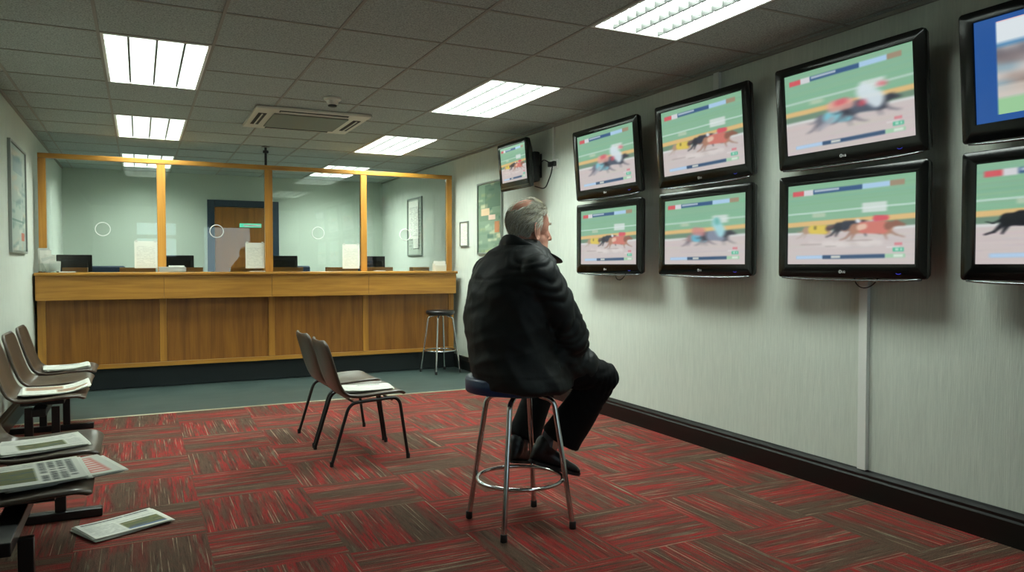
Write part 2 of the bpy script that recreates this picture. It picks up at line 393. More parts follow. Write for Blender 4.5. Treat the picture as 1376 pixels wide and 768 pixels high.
for i, (x, y) in enumerate(LIGHTS):
    if i == 0: lL = o = make_light('lightpan_left')
    elif i < 3: o = copy_tree(lL)
    elif i == 3: o = make_light('lightpan_near')
    elif i == 4: lR = o = make_light()
    else: o = copy_tree(lR)
    o.location = (x, y, ZC); tag(o, llabels[i], 'light', 'recessed fluorescent ceiling lights')
# air conditioning cassette
t = empty('air_conditioning_cassette', (1.41,7.23,ZC), label='square white air conditioning cassette with grey grille set in the ceiling', cat='air conditioner')
mb = MB(); h = .5
def cbox(mb, x0,y0,x1,y1,z0,z1,bev=0): mb.box((x0,y0,z0),(x1,y1,z1),bev)
cbox(mb,-h,-h,h,h,-.03,-.004,.008); mb.build('cassette_panel', M['white_pl'], t)
cbox_ = [(-.30,-.46,.30,-.40),(-.30,.40,.30,.46),(-.455,-.28,-.385,.28),(.385,-.28,.455,.28)]
for a in cbox_:
    s_ = MB(); cbox(s_,a[0],a[1],a[2],a[3],-.034,-.0305); sl = s_.build('air_slot', M['black_slot'], t)
    v = MB(); dx = a[2]-a[0]; dy = a[3]-a[1]
    if dx > dy: cbox(v,a[0]+.01,a[1]+dy*.42,a[2]-.01,a[1]+dy*.58,-.040,-.0345)
    else: cbox(v,a[0]+dx*.42,a[1]+.01,a[0]+dx*.58,a[3]-.01,-.040,-.0345)
    v.build('air_vane', M['white_pl'], sl)
mb = MB(); cbox(mb,-.33,-.33,.33,.33,-.042,-.0305,.004); mb.build('return_grille', M['grille'], t)
# smoke detector
t = empty('smoke_detector', (1.43,6.2,ZC), label='small round white smoke detector hanging from the ceiling before the air conditioner', cat='smoke detector')
MB().lathe([(.07,-.004),(.07,-.02),(.062,-.026)],n=28).build('detector_base', M['white_pl'], t, autos=40)
MB().lathe([(.05,-.0265),(.045,-.05),(.03,-.062)],n=28).build('sensor_head', M['white_pl'], t, autos=40)
MB().lathe([(.036,-.0625),(.034,-.074),(.015,-.078)],n=24).build('sensor_cage', M['black_slot'], t, autos=40)
# ------------------------------------------------------------------ counter
YC = 8.85
t = empty('betting_counter', (1.33,YC,0), label='long wooden betting counter with four front panels and a black plinth', cat='counter')
ox, oy = 1.33, YC
def cb(x0,y0,z0,x1,y1,z1): return (x0-ox,y0-oy,z0),(x1-ox,y1-oy,z1)
MB().box(*cb(-.945,YC-.025,1.205,3.60,9.32,1.236),bev=.006).build('worktop', M['oak'], t, autos=40)
for a, b in ((-.935,.232),(.2345,1.341),(1.3435,2.46),(2.4625,3.585)):
    MB().box(*cb(a,YC,.955,b,YC+.03,1.204),bev=.002).build('apron_board', M['oak'], t)
MB().box(*cb(-.935,YC+.032,.955,3.585,YC+.13,.975)).build('apron_underside', M['oak'], t)
YP = 8.98; st = [-.935,-.86,.19,.26,1.32,1.39,2.42,2.49,3.53,3.60]
for k in range(5): MB().box(*cb(st[2*k],YP-.012,.27,st[2*k+1],YP+.03,.954),bev=.003).build('stile', M['oakz'], t)
for k in range(4): MB().box(*cb(st[2*k+1]+.001,YP,.27,st[2*k+2]-.001,YP+.02,.954)).build('front_panel', M['veneer'], t)
MB().box(*cb(-.935,YP-.016,.222,3.60,YP+.03,.268),bev=.004).build('bottom_rail', M['oak'], t)
MB().box(*cb(-.94,9.03,0,3.63,9.06,.221)).build('plinth', M['plinth'], t)
MB().box(*cb(-.935,9.062,0,3.60,9.30,1.204)).build('carcass', M['veneer'], t)
# glazed screen
YS = 9.05
t = empty('counter_screen', (1.33,YS,1.236), label='oak framed glass screen with four panes standing on the counter', cat='screen')
oz = 1.236
def sb(x0,y0,z0,x1,y1,z1): return (x0-1.33,y0-YS,z0-oz),(x1-1.33,y1-YS,z1-oz)
MB().box(*sb(-.915,YS-.035,2.405,3.60,YS+.035,2.455),bev=.004).build('top_rail', M['oak'], t)
posts = [(-.915,-.845),(.18,.265),(1.30,1.385),(2.415,2.49),(3.53,3.60)]
for a, b in posts: MB().box(*sb(a,YS-.03,1.2365,b,YS+.03,2.404),bev=.004).build('post', M['oakz'], t)
for (a0,a1),(b0,b1),rx in zip(posts, posts[1:], (-.341,.781,1.903,2.979)):
    MB().box(*sb(a1+.001,YS-.004,1.2365,b0-.001,YS+.004,2.404)).build('glass_pane', M['glass'], t)
    mb = MB(); mb.tube([(rx-1.33+.07*math.cos(2*PI*k/40),-.012,1.69-oz+.07*math.sin(2*PI*k/40)) for k in range(40)], .005, 8, closed=True)
    mb.build('speech_ring', M['trunk'], t, smooth=True)
    mb = MB()
    for k in range(7):
        for q in range(max(1,k*6)):
            an = 2*PI*q/max(1,k*6); r = .0095*k; cx, cz = rx-1.33+r*math.cos(an), 1.69-oz+r*math.sin(an)
            mb.tube([(cx+.0016*math.cos(2*PI*j/6), -.0056, cz+.0016*math.sin(2*PI*j/6)) for j in range(6)], .0007, 4, closed=True)
    mb.build('speech_holes', M['frame_grey'], t)
# black fixing bracket above the screen
t = empty('ceiling_fixing', (1.317,YS,2.455), label='short black steel post fixing the screen rail to the ceiling', cat='bracket')
mb = MB().tube([(0,0,.001),(0,0,.21)],.014,12); mb.build('post', M['black_matt'], t, autos=40)
MB().lathe([(.045,.205),(.045,.212),(.02,.222)],n=24).build('flange', M['tbar'], t, autos=40)
MB().box((-.03,-.02,.14),(.03,.02,.17),.005).build('clamp', M['black_matt'], t)
# printed sheets
def sheet_pic(w, h, seed, bg=(222,222,210), ink=(120,122,120), rows=26, head=None):
    p = Pic(w, h, bg); r = random.Random(seed)
    if head: p.rect(.08,.04,.92,.13,head)
    for k in range(rows):
        v = .17+.78*k/rows; u = .08
        while u < .9:
            l = r.uniform(.03,.14)
            if r.random() < .82: p.rect(u, v, min(u+l,.93), v+.35*.78/rows, ink, r.uniform(.35,.8))
            u += l+.02
    return p
def notice(x0, x1, z0, z1, seed, label, y=YS-.005):
    t = empty('notice_sheet', ((x0+x1)/2, y, z0), label=label, cat='notice', group='white notices taped to the counter glass')
    w, h = x1-x0, z1-z0
    MB().box((-w/2,-.002,0),(w/2,-.0005,h)).build('paper_sheet', M['paper'], t)
    pic_mesh('printed_text', sheet_pic(60,80,seed,bg=(214,216,204),ink=(165,168,160)), (-w/2+.004,-.0026,h-.004),(w-.008,0,0),(0,0,-h+.008), M['ink'], t)
    for sx in (-1,1): MB().box((sx*(w/2-.02)-.012,-.0036,h-.012),(sx*(w/2-.02)+.012,-.0028,h+.012)).build('tape', M['papergrey'], t)
notice(-.045,.175,1.28,1.57,1,'white printed notice taped in the leftmost pane of counter glass')
notice(1.085,1.292,1.275,1.567,2,'white printed notice taped in front of the wooden door behind the glass')
notice(2.195,2.40,1.27,1.563,3,'white printed notice taped in the third pane of counter glass')
# wooden cash trays behind the glass
for k,(a,b,lab) in enumerate([(-.72,-.49,'short wooden cash tray at the far left end of counter beside the leaflets'),(-.19,.16,'wooden cash tray behind the notice in the leftmost glass pane'),(.32,.64,'wooden cash tray behind the white paper stack on the counter'),
    (.93,1.28,'wooden cash tray in front of the door, second glass pane'),(1.40,1.74,'wooden cash tray below the dark monitor in the third glass pane'),(2.03,2.40,'wooden cash tray behind the notice in the third glass pane'),(2.51,2.84,'wooden cash tray at the left side of the last glass pane'),(3.1,3.32,'small wooden cash tray beside the white slip box at the counter end')]):
    t = empty('cash_tray', ((a+b)/2, 9.17, 1.2365), label=lab, cat='tray', group='wooden cash trays along the counter'); w = (b-a)/2
    mb = MB(); mb.box((-w,-.07,0),(w,.07,.012),.002); mb.build('tray_base', M['oak'], t)
    mb = MB(); mb.box((-w,-.07,.0125),(w,-.055,.05),.002); mb.box((-w,.055,.0125),(w,.07,.05),.002); mb.box((-w,-.0545,.0125),(-w+.015,.0545,.05),.002); mb.box((w-.015,-.0545,.0125),(w,.0545,.05),.002); mb.build('tray_wall', M['oak'], t)
# leaflet holder, paper piles and slip box on customers' side
t = empty('leaflet_holder', (-.82,8.93,1.2385), label='clear leaflet holder full of white leaflets at the left end of counter', cat='leaflet holder')
mb = MB(); mb.box((-.09,-.05,0),(.10,.055,.01),.003); mb.box((-.09,-.05,.0105),(.10,-.045,.09)); mb.box((-.09,.05,.0105),(.10,.055,.16)); mb.build('holder_tray', M['glass'], t)
rr = random.Random(5)
for k in range(7):
    mb = MB(); mb.box((-.05,-.001,0),(.05,.001,.235-.022*k)); o = mb.build('leaflet', M['paper' if k%2 else 'papergrey'], t)
    o.location = (-.045+.016*k, .04-.012*k, .012); o.rotation_euler = (R(rr.uniform(-3,8)-2), R(rr.uniform(-14,14)-8), R(rr.uniform(-12,12)))
for (x,y,n,w,d,lab) in ((-.66,8.89,5,.14,.08,'small white slip pile beside the leaflet holder on the counter'),(.32,8.915,26,.26,.14,'thick white paper stack on the counter by the first oak post'),(1.20,8.92,4,.16,.08,'few pale slips lying flat on the counter before the door'),(2.62,8.93,4,.12,.09,'few pale slips lying on the counter near the third oak post')):
    t = empty('paper_stack', (x,y,1.2365), label=lab, cat='paper stack', group='white paper on the counter'); rr = random.Random(int(x*10)+9)
    mb = MB()
    for k in range(n):
        a = R(rr.uniform(-4,4)); dx, dy = rr.uniform(-.006,.006), rr.uniform(-.006,.006)
        mb.box((-w/2,-d/2,k*.0022),(w/2,d/2,k*.0022+.002), m=Matrix.Translation((dx,dy,0))@Matrix.Rotation(a,4,'Z'))
    mb.build('sheets', M['paper'], t)
    if n > 20: MB().box((-.03,-.06,n*.0022+.001),(.11,.05,n*.0022+.014), m=Matrix.Rotation(.12,4,'Z')).build('note_pad', M['papergrey'], t)
t = empty('slip_box', (3.40,8.95,1.2365), label='white open box of betting slips at the right end of counter', cat='box')
mb = MB(); mb.box((-.075,-.05,0),(.075,.05,.006)); mb.box((-.075,-.05,.0065),(.075,-.046,.07)); mb.box((-.075,.046,.0065),(.075,.05,.10)); mb.box((-.075,-.0455,.0065),(-.071,.0455,.09)); mb.box((.071,-.0455,.0065),(.075,.0455,.09)); mb.build('box_shell', M['white_pl'], t)
mb = MB()
for k in range(14): mb.box((-.065,-.001,0),(.062,.001,.115), m=Matrix.Translation((.001*(k%3),-.04+.006*k,.007))@Matrix.Rotation(R(4*math.sin(k*2.1)),4,'Y'))
mb.build('slips', M['paper'], t)
# ------------------------------------------------------------------ staff side
t = empty('staff_desk', (1.33,9.75,0), label='long grey staff desk behind the counter glass', cat='desk')
MB().box((-2.2,-.35,.92),(2.2,.3,.95),.004).build('desktop', M['staffdesk'], t)
for x in (-2.15,-.7,.7,2.15): MB().box((x-.02,-.32,0),(x+.02,.27,.919)).build('leg', M['staffdesk'], t)
mons = [(-.635,.34,'black monitor back behind the left pane beside the leaflets'),(.40,.34,'black monitor back behind the second pane by the first oak post'),(1.59,.32,'black monitor back behind the third pane by the middle oak post'),(2.73,.26,'black monitor back behind the last pane on the right')]
for x, w_, lab in mons:
    t = empty('monitor', (x,9.52,.9505), label=lab, cat='monitor', group='monitors behind the counter glass')
    MB().box((-w_/2,-.02,.17),(w_/2,.012,.475),.008).build('monitor_casing', M['black_matt'], t)
    MB().box((-w_/2+.04,-.045,.22),(w_/2-.04,-.0205,.42),.01).build('rear_housing', M['black_matt'], t)
    MB().box((-w_/2+.015,.0125,.19),(w_/2-.015,.0145,.46)).build('display', M['black_gloss'], t)
    MB().box((-.02,-.01,.0125),(.02,.005,.169)).build('stand_neck', M['black_matt'], t)
    MB().box((-.11,-.08,0),(.11,.08,.012),.004).build('stand_foot', M['black_matt'], t)
def office_chair(x, y, lab):
    t = empty('office_chair', (x,y,0), label=lab, cat='chair', group='navy swivel chairs behind the counter')
    mb = MB(); mb.box((-.2,-.03,.78),(.2,.03,1.30),.028,3); mb.build('backrest', M['navy'], t, autos=50)
    mb = MB(); mb.box((-.23,-.48,.55),(.23,-.02,.62),.03,3); mb.build('seat', M['navy'], t, autos=50)
    mb = MB(); mb.tube(arc_pts([(0,.045,1.0),(0,.045,.53),(0,-.2,.53)],.08),.014,8); mb.build('back_bar', M['black_matt'], t, autos=40)
    MB().tube([(0,-.25,.1),(0,-.25,.545)],.025,12).build('gas_column', M['black_matt'], t, autos=40)
    for k in range(5):
        a = 2*PI*k/5+.3; mb = MB(); mb.tube([(0.03*math.cos(a),-.25+.03*math.sin(a),.09),(.28*math.cos(a),-.25+.28*math.sin(a),.065)],[.02,.014],8)
        l = mb.build('leg', M['black_matt'], t, autos=40)
        MB().tube([(.28*math.cos(a)-.02*math.sin(a),-.25+.28*math.sin(a)+.02*math.cos(a),.026),(.28*math.cos(a)+.02*math.sin(a),-.25+.28*math.sin(a)-.02*math.cos(a),.026)],.025,14).build('castor', M['black_matt'], l, autos=40)
office_chair(-.36,10.95,'navy office chair top seen behind left pane beside the monitor')
office_chair(1.98,10.9,'navy office chair top behind the third pane left of the notice')
office_chair(3.05,10.85,'navy office chair top behind the rightmost pane')
# inner door
t = tag(MB().box((.93,YB-.04,0),(1.03,YB,2.30),.004).box((1.88,YB-.04,0),(1.975,YB,2.30),.004).box((1.031,YB-.04,2.20),(1.879,YB,2.30),.004).build('door_2', M['blueframe']), kind='structure')
MB().box((1.035,YB-.022,.005),(1.876,YB-.001,2.195)).build('door_leaf', M['veneer'], t)
mb = MB().tube(arc_pts([(1.12,YB-.023,1.05),(1.12,YB-.065,1.05),(1.24,YB-.065,1.05)],.02),.009,8); mb.build('door_handle', M['silver'], t)
t = empty('reflected_sign', (1.55,YB-.024,1.92), label='small glowing green bar on the inner door, imitating a reflected sign', cat='sign')  # added bar, imitates the reflection of a sign in the counter glass
MB().box((-.16,-.02,-.03),(.16,0,.03),.004).build('reflection_bar', M['sign_reflection'], t)
MB().box((-.1,-.024,-.016),(.15,-.0205,.012)).build('reflection_core', M['paper'], t)
# ------------------------------------------------------------------ wall pictures
def framed(name, X, y0, y1, z0, z1, pic, label, cat, side, fw=.02):
    s = -1 if side == 'r' else 1
    t = empty(name, (X, (y0+y1)/2, z0), label=label, cat=cat); w, h = (y1-y0)/2, z1-z0
    bx = lambda mb, a0, b0, c0, a1, b1, c1: mb.box((min(s*a0,s*a1),b0,c0),(max(s*a0,s*a1),b1,c1),.002)
    mb = MB(); bx(mb,.0005,-w,0,.025,w,fw); bx(mb,.0005,-w,h-fw,.025,w,h); bx(mb,.0005,-w,fw,.025,-w+fw,h-fw); bx(mb,.0005,w-fw,fw,.025,w,h-fw)
    mb.build('frame', M['frame_grey'], t)
    mb = MB(); mb.box((min(s*.001,s*.010),-w+fw,fw),(max(s*.001,s*.010),w-fw,h-fw)); mb.build('backing', M['papergrey'], t)
    # picture: seen from the room
    if side == 'r': pic_mesh('poster_print', pic, (s*.0115, w-fw-.002, h-fw-.002), (0,-2*(w-fw-.002),0), (0,0,-(h-2*fw-.004)), M['ink'], t)
    else: pic_mesh('poster_print', pic, (s*.0115, -w+fw+.002, h-fw-.002), (0,2*(w-fw-.002),0), (0,0,-(h-2*fw-.004)), M['ink'], t)
    return t
def poster_pic(seed, base, cols, w=70, h=100):
    p = Pic(w, h, base); r = random.Random(seed)
    for k in range(46):
        u, v = r.random(), r.random(); c = r.choice(cols); p.rect(u-r.uniform(.03,.25), v, u+r.uniform(.03,.25), v+r.uniform(.01,.07), c, r.uniform(.35,.9), sl=r.choice((0,0,-.15)))
    for k in range(14): p.rect(.06,.55+.03*k,.94-.3*r.random(),.56+.03*k,(190,205,190),.5)
    p.blur(1); p.blurv(1); return p
p = poster_pic(8, (112,134,112), [(92,118,98),(60,90,76),(166,180,150),(140,150,110),(204,196,160),(100,124,100)])
p.rect(.12,.36,.5,.46,(220,185,150),.9); p.rect(.45,.46,.75,.53,(225,190,175),.9); p.rect(.72,.56,.92,.72,(190,110,70),.8); p.rect(.3,.02,.98,.35,(60,84,70),.45); p.blur(1)
framed('racing_poster', XR, 7.63, 8.31, 1.44, 2.28, p, 'green and multicoloured framed poster on right wall behind the man', 'poster', 'r')
framed('wall_notice', XR, 8.60, 8.86, 1.545, 1.855, sheet_pic(40,60,14,ink=(150,150,146),rows=18), 'small white framed notice on right wall between poster and counter', 'notice', 'r', .012)
p = poster_pic(21, (150,160,150), [(120,140,130),(170,160,140),(100,125,120),(185,185,170)]); p.rect(.2,.1,.8,.25,(110,130,135),.5); p.rect(.1,.7,.9,.72,(90,120,110),.7); p.rect(.7,.82,.9,.9,(180,90,70),.8)
framed('tall_poster', XL, 7.40, 8.36, 1.42, 2.36, p, 'pale tall framed poster hanging on the left wall', 'poster', 'l')
t = framed('notice_board', XR, 10.30, 10.94, 1.45, 2.30, sheet_pic(60,80,31,bg=(170,178,166),ink=(110,116,108),rows=14), 'grey notice board with pinned papers on the wall behind glass', 'notice board', 'r')
pic_mesh('pinned_paper', sheet_pic(40,60,33), (-.028,.22,.80), (0,-.42,0), (.006,0,-.55), M['ink'], t)
pic_mesh('pinned_paper', sheet_pic(40,40,35), (-.03,.02,.27), (0,-.22,0), (.004,0,-.16), M['ink'], t)
# ------------------------------------------------------------------ television pictures
def dog(p, u, v, s, coat, body, head=None, leg=None, al=.95):
    head = head or body; leg = leg or body; C = lambda a,b,r0,r1,c,al_=al,so=.012: p.caps((u+a[0]*s,v+a[1]*s),(u+b[0]*s,v+b[1]*s),r0*s,r1*s,c,al_,so)
    C((-.5,.02),(-.62,.10),.02,.008,body); C((-.62,.10),(-.72,.05),.008,.004,body)          # tail
    C((-.42,.05),(-.60,.33),.055,.018,leg); C((-.60,.33),(-.74,.40),.016,.012,leg); C((-.38,.08),(-.48,.38),.05,.016,leg)
    C((.28,.08),(.50,.28),.045,.016,leg); C((.50,.28),(.66,.36),.014,.01,leg); C((.22,.1),(.30,.40),.04,.014,leg)
    C((-.42,.02),(.0,.0),.10,.10,body); C((0,.0),(.30,.04),.10,.125,body)
    C((-.22,-.01),(.22,.02),.115,.125,coat)
    C((.32,-.02),(.50,-.10),.075,.05,head); C((.50,-.10),(.66,-.04),.055,.022,head)
def race(kind, w=230, h=132, seed=0):
    p = Pic(w, h, (122,172,138)); r = random.Random(seed); U, V = p.U, p.V
    sand = (196,184,182); sl = {'B':-.02}.get(kind, -.03)
    for k in range(30): q = r.uniform(0,.45); p.rect(-1,q,2,q+.012,(104+r.random()*24,160+r.random()*20,124+r.random()*20),.5,sl)
    p.rect(-1,.50,2,.60,(96,128,104),1,sl); p.rect(-1,.455,2,.515,(214,176,110),1,sl); p.rect(-1,.345,2,.36,(205,225,222),.9,sl)
    p.rect(-1,.585,2,.62,(206,208,206),1,sl); p.rect(-1,.615,2,2,sand,1,sl)
    for k in range(60):
        q = r.uniform(.63,1.05); u = r.uniform(-.3,1); p.rect(u,q,u+r.uniform(.1,.6),q+.008,(168+r.random()*46,)*1+(160+r.random()*40,)+(158+r.random()*40,),.35,sl)
    p.rect(.62,.29,.80,.40,(222,226,226),.75); p.rect(.22,.37,.33,.42,(196,204,178),.6)
    if kind in ('A','D'):
        k = .30
        dog(p,.27,.57,k*.85,(216,190,70),(168,134,108),(84,60,60),(176,160,150))
        p.caps((.245,.535),(.245,.56),.006,.006,(40,40,30))
        dog(p,.56,.545,k*1.0,(34,38,52),(26,28,38),(170,190,200),(30,32,40)); p.caps((.585,.49),(.60,.50),.014,.012,(210,215,220))
        dog(p,.70,.575,k*1.12,(200,104,92),(164,112,88),(128,76,60),(150,112,96)); p.caps((.60,.57),(.64,.56),.02,.018,(224,196,170),.8)
        p.caps((.72,.475),(.80,.475),.02,.016,(206,58,80),.9)
        for q in range(16): a = r.uniform(.08,.7); p.caps((a,.72+r.random()*.05),(a+.07,.73+r.random()*.05),.012,.01,(214,206,202),.5,.03)
        p.rect(.12,.745,.3,.76,(140,126,124),.5); p.rect(.33,.775,.42,.785,(130,118,116),.5); p.rect(.5,.71,.7,.725,(150,136,130),.6)
        p.blur(2); p.blur(1)
    if kind == 'C':
        dog(p,.46,.60,.30,(88,170,196),(140,110,112),(60,60,72),(96,90,100)); dog(p,.66,.58,.34,(120,130,150),(44,46,58),(36,38,48),(110,106,112))
        p.caps((.66,.40),(.72,.52),.045,.05,(150,206,214),.95,.02); p.caps((.67,.37),(.68,.38),.03,.03,(90,170,160),.95,.02); p.caps((.40,.50),(.50,.52),.035,.035,(196,120,120),.8,.02)
        p.blur(5); p.blur(3); p.blurv(1)
    if kind == 'B':
        dog(p,.44,.62,.34,(110,190,204),(96,98,112),(60,60,70),(90,88,100)); dog(p,.66,.56,.36,(60,70,88),(34,38,50),(30,32,44),(80,80,92))
        p.caps((.64,.40),(.74,.52),.05,.055,(206,220,226),.95,.02); p.caps((.76,.36),(.80,.37),.015,.015,(210,90,100),.8,.02)
        p.caps((.40,.50),(.54,.50),.04,.035,(214,150,140),.85,.02); p.caps((.44,.47),(.5,.46),.02,.02,(206,80,92),.9,.02); p.caps((.62,.53),(.64,.53),.02,.02,(190,60,76),.9,.02)
        p.caps((.3,.72),(.4,.64),.018,.02,(150,150,160),.8,.02)
        p.blur(5); p.blur(2); p.blurv(1)
    # on-screen bars and captions
    s2 = -.015
    p.rect(.045,.075,.145,.135,(206,72,80),1,s2); p.rect(.145,.07,.225,.14,(206,206,210),1,s2); p.rect(.225,.075,.62,.13,(36,72,118),1,s2)
    p.rect(.235,.082,.44,.106,(196,206,214),.9,s2); p.rect(.62,.07,.82,.13,(158,196,226),1,s2); p.rect(.82,.07,.92,.13,(150,120,96),.9,s2)
    p.rect(.08,.885,.31,.925,(150,188,224),1,s2); p.rect(.31,.885,.79,.93,(34,64,100),1,s2); p.rect(.38,.893,.455,.92,(214,216,204),.95,s2); p.rect(.79,.885,.93,.928,(150,196,160),1,s2); p.rect(.85,.892,.915,.92,(214,226,214),.9,s2)
    for k in range(14): q = .09+.015*k; p.rect(q,.893,q+.009,.917,(196,216,236),.7,s2)
    for k in range(12): q = .24+.016*k; p.rect(q,.084,q+.004,.104,(120,150,180),.6,s2)
    p.rect(.855,.755,.91,.785,(206,110,120),.9); p.rect(.80,.80,.89,.812,(226,226,226),.7); p.rect(.845,.81,.92,.855,(60,170,130),.95); p.rect(.86,.82,.885,.845,(190,226,210),.8); p.rect(.895,.82,.908,.845,(190,226,210),.8)
    if kind == 'D': pass
    p.blur(1); p.blurv(1); p.a = p.a*.86+np.array((188,190,194))*.14; return p
def zoomed(w=230, h=132):
    p = Pic(w, h, (36,82,150)); q = Pic(w, h, (196,190,186))
    q.rect(0,0,1,.08,(214,226,232)); q.rect(0,.0,1,.05,(206,90,96)); q.rect(0,.08,1,.26,(214,222,226)); q.rect(0,.26,1,.30,(90,140,180))
    r = random.Random(9)
    for k in range(40): a = r.random(); b = r.uniform(.3,.75); q.caps((a,b),(a+.15,b+.02),.03,.03,r.choice([(120,110,112),(84,96,110),(150,130,120),(110,150,170),(70,70,84)]),.6,.03)
    q.rect(0,.78,1,1,(150,196,150)); q.rect(0,.66,1,.76,(206,196,186),.7); q.blur(9); q.blurv(2)
    m = (p.U > .12)*(p.U < .97)*(p.V > .05)*(p.V < .93); p.a[m] = q.a[m]; p.blur(1); return p
def text_into(mb, body, size, m):
    cu = bpy.data.curves.new('t', 'FONT'); cu.body = body; cu.size = size; cu.align_x = 'LEFT'; cu.extrude = .0006
    o = bpy.data.objects.new('t', cu); me = bpy.data.meshes.new_from_object(o); bpy.data.objects.remove(o)
    b = bmesh.new(); b.from_mesh(me); bpy.data.meshes.remove(me); mb.merge(b, m)
M['logo'] = mat('logo_grey', (190,190,186), .4, emis=((.3,.3,.3), .3))
# local TV frame: x = out of the wall into the room, y = to viewer's right, z = up.  Parent turned half round so x -> -X world
def make_tv(label, y, z, tilt, pic, Wd=.97, Hd=.60, name='television', wallx=XR, standoff=.06, dep=.095, bez=(.066,.066,.058,.075), chin=True, group='televisions in two rows on the right wall'):
    t = empty(name, (wallx, y, z), (0, 0, PI), label, 'television', group)
    # after a half turn: local +x -> world -X (into room); local +y -> world -Y (viewer's right)
    rot = Matrix.Translation((standoff+dep,0,-Hd/2)) @ Matrix.Rotation(R(tilt),4,'Y') @ Matrix.Translation((-standoff-dep,0,Hd/2))
    def fin(o): o.matrix_basis = rot; return o
    f = standoff+dep; w, h = Wd/2, Hd/2
    # bezel ring
    bl, br, bt, bb = bez
    mb = MB()
    n = 8
    def rrect(x, w, hb, ht, rad, xx=None):
        pts = []
        for cx, cz, a0 in ((w-rad,ht-rad,0),(-w+rad,ht-rad,90),(-w+rad,-hb+rad,180),(w-rad,-hb+rad,270)):
            for k in range(n+1):
                a = R(a0+90*k/n); pts.append((x, cx+rad*math.cos(a), cz+rad*math.sin(a)))
        return pts
    def ringloft(mb, rings, cap0=True, cap1=True):
        vs = [mb.verts(r) for r in rings]; N = len(vs[0])
        for a, b in zip(vs, vs[1:]):
            for k in range(N): mb.face([a[k],a[(k+1)%N],b[(k+1)%N],b[k]])
        if cap0: mb.face(vs[0][::-1])
        if cap1: mb.face(vs[-1])
    ringloft(mb, [rrect(f-dep,w*.72,h*.7,h*.7,.03), rrect(f-dep+.02,w*.80,h*.8,h*.8,.03), rrect(f-.045,w*.985,h*.97,h*.975,.018), rrect(f-.02,w,h,h,.018), rrect(f-.0215,w,h,h,.018)])
    fin(mb.build('casing', M['black_matt'], t, autos=35))
    # front bezel: outer rounded rectangle, inner rectangle hole
    mb = MB()
    def inner(x, g):
        iw0, iw1, it, ib = -w+bl-g, w-br+g, h-bt+g, -h+bb-g; pts = []
        for cx, cz in ((iw1,it),(iw0,it),(iw0,ib),(iw1,ib)):
            for k in range(n+1): pts.append((x,cx,cz))
        return pts
    rings = [rrect(f-.0195,w,h,h,.018), rrect(f-.004,w,h,h,.018), rrect(f,w-.006,h-.006,h-.006,.014), inner(f-.001,.0), inner(f-.008,-.002)]
    ringloft(mb, rings, False, False); bmesh.ops.remove_doubles(mb.bm, verts=mb.bm.verts, dist=1e-5)
    bz = fin(mb.build('bezel', M['black_gloss'], t, autos=35))
    # screen
    y0, y1, z1, z0 = -w+bl-.001, w-br+.001, h-bt+.001, -h+bb-.001
    fin(pic_mesh('screen', pic, (f-.008, y0, z1), (0,y1-y0,0), (0,0,z0-z1), M['screen'], t))
    if chin:
        mb = MB(); pts = []
        for k in range(21):
            s_ = -1+2*k/20; pts.append((f-.004+.008*(1-s_*s_), s_*(w-.03), -h-.002-.010*(1-s_**4)))
        mb.tube(pts, .006, 8); fin(mb.build('lower_lip', M['silver'], t, smooth=True))
        mb = MB(); mt = Matrix(((0,0,1,f+.0005),(1,0,0,-.018),(0,1,0,-h+bb*.5-.010),(0,0,0,1)))
        mb.tube([(f+.001, -.030+.008*math.cos(2*PI*k/20), -h+bb*.5-.003+.008*math.sin(2*PI*k/20)) for k in range(20)], .0014, 6, closed=True)
        mb.box((f,-.031,-h+bb*.5-.007),(f+.0015,-.0295,-h+bb*.5+.001)); mb.box((f,-.0295,-h+bb*.5-.007),(f+.0015,-.026,-h+bb*.5-.0055))
        text_into(mb, 'LG', .017, mt); fin(mb.build('logo', M['logo'], t))
        mb = MB(); mb.tube([(f+.0005, .33+.016*math.cos(a), -h+bb*.45+.010*math.sin(a)) for a in [R(210+12*k) for k in range(11)]], .0012, 6)
        fin(mb.build('power_light', M['led'], t))
    # wall bracket
    mb = MB(); mb.box((.001,-.12,-.12),(.012,.12,.12),.003); mb.box((.0125,-.05,-.06),(standoff+.03,.05,.06)); mb.build('wall_bracket', M['black_matt'], t)
    return t
picA, picB, picC, picD, picZ = race('A',seed=1), race('B',seed=2), race('C',seed=3), race('D',150,100,seed=4), zoomed()
ys = [5.31, 4.12, 2.93, 1.79]; ZL, ZU = 1.545, 2.185
col = ['furthest column from the viewer','second column from the corner','third column','rightmost column cut by the frame']
lo = [('lower television in the column beside the man, racing greyhounds on screen',picA),('lower television of the second column showing a blurred blue rider',picC),('lower television of the third column, yellow, black and red greyhounds large',picA),('lower television cut by right edge, black dog on sand track',picA)]
up = [('upper television in the column nearest the man, blurred pale runner on screen',picB),('upper television of the second column, red and black greyhounds on screen',picA),('upper television of the third column, blurred blue and white runners large',picB),('upper television cut by right edge, blue border around the picture',picZ)]
for i, y in enumerate(ys):
    pl = lo[i][1]
    if i == 3:
        pl = race('E',seed=7); dog(pl,.32,.56,.36,(20,22,30),(18,20,28)); pl.blur(2)
    make_tv(lo[i][0], y, ZL, 0, pl)
    make_tv(up[i][0], y, ZU, 4.5, up[i][1], bez=(.066,.066,.05,.082))
    # hanging loop of cable under each lower set
    if i != 1:
        t = empty('cable_loop', (XR-.04, y-.05, ZL-.28), label='black cable loop hanging below the lower television, '+['by the man','','above the white trunking','cut by the right edge'][i], cat='cable', group='cable loops below the televisions')
        MB().tube([(-.02*math.sin(PI*k/12), .06*math.cos(PI*k/12)*1.3, -.075*math.sin(PI*k/12)) for k in range(13)], .0035, 6).build('cable', M['black_matt'], t, smooth=True)
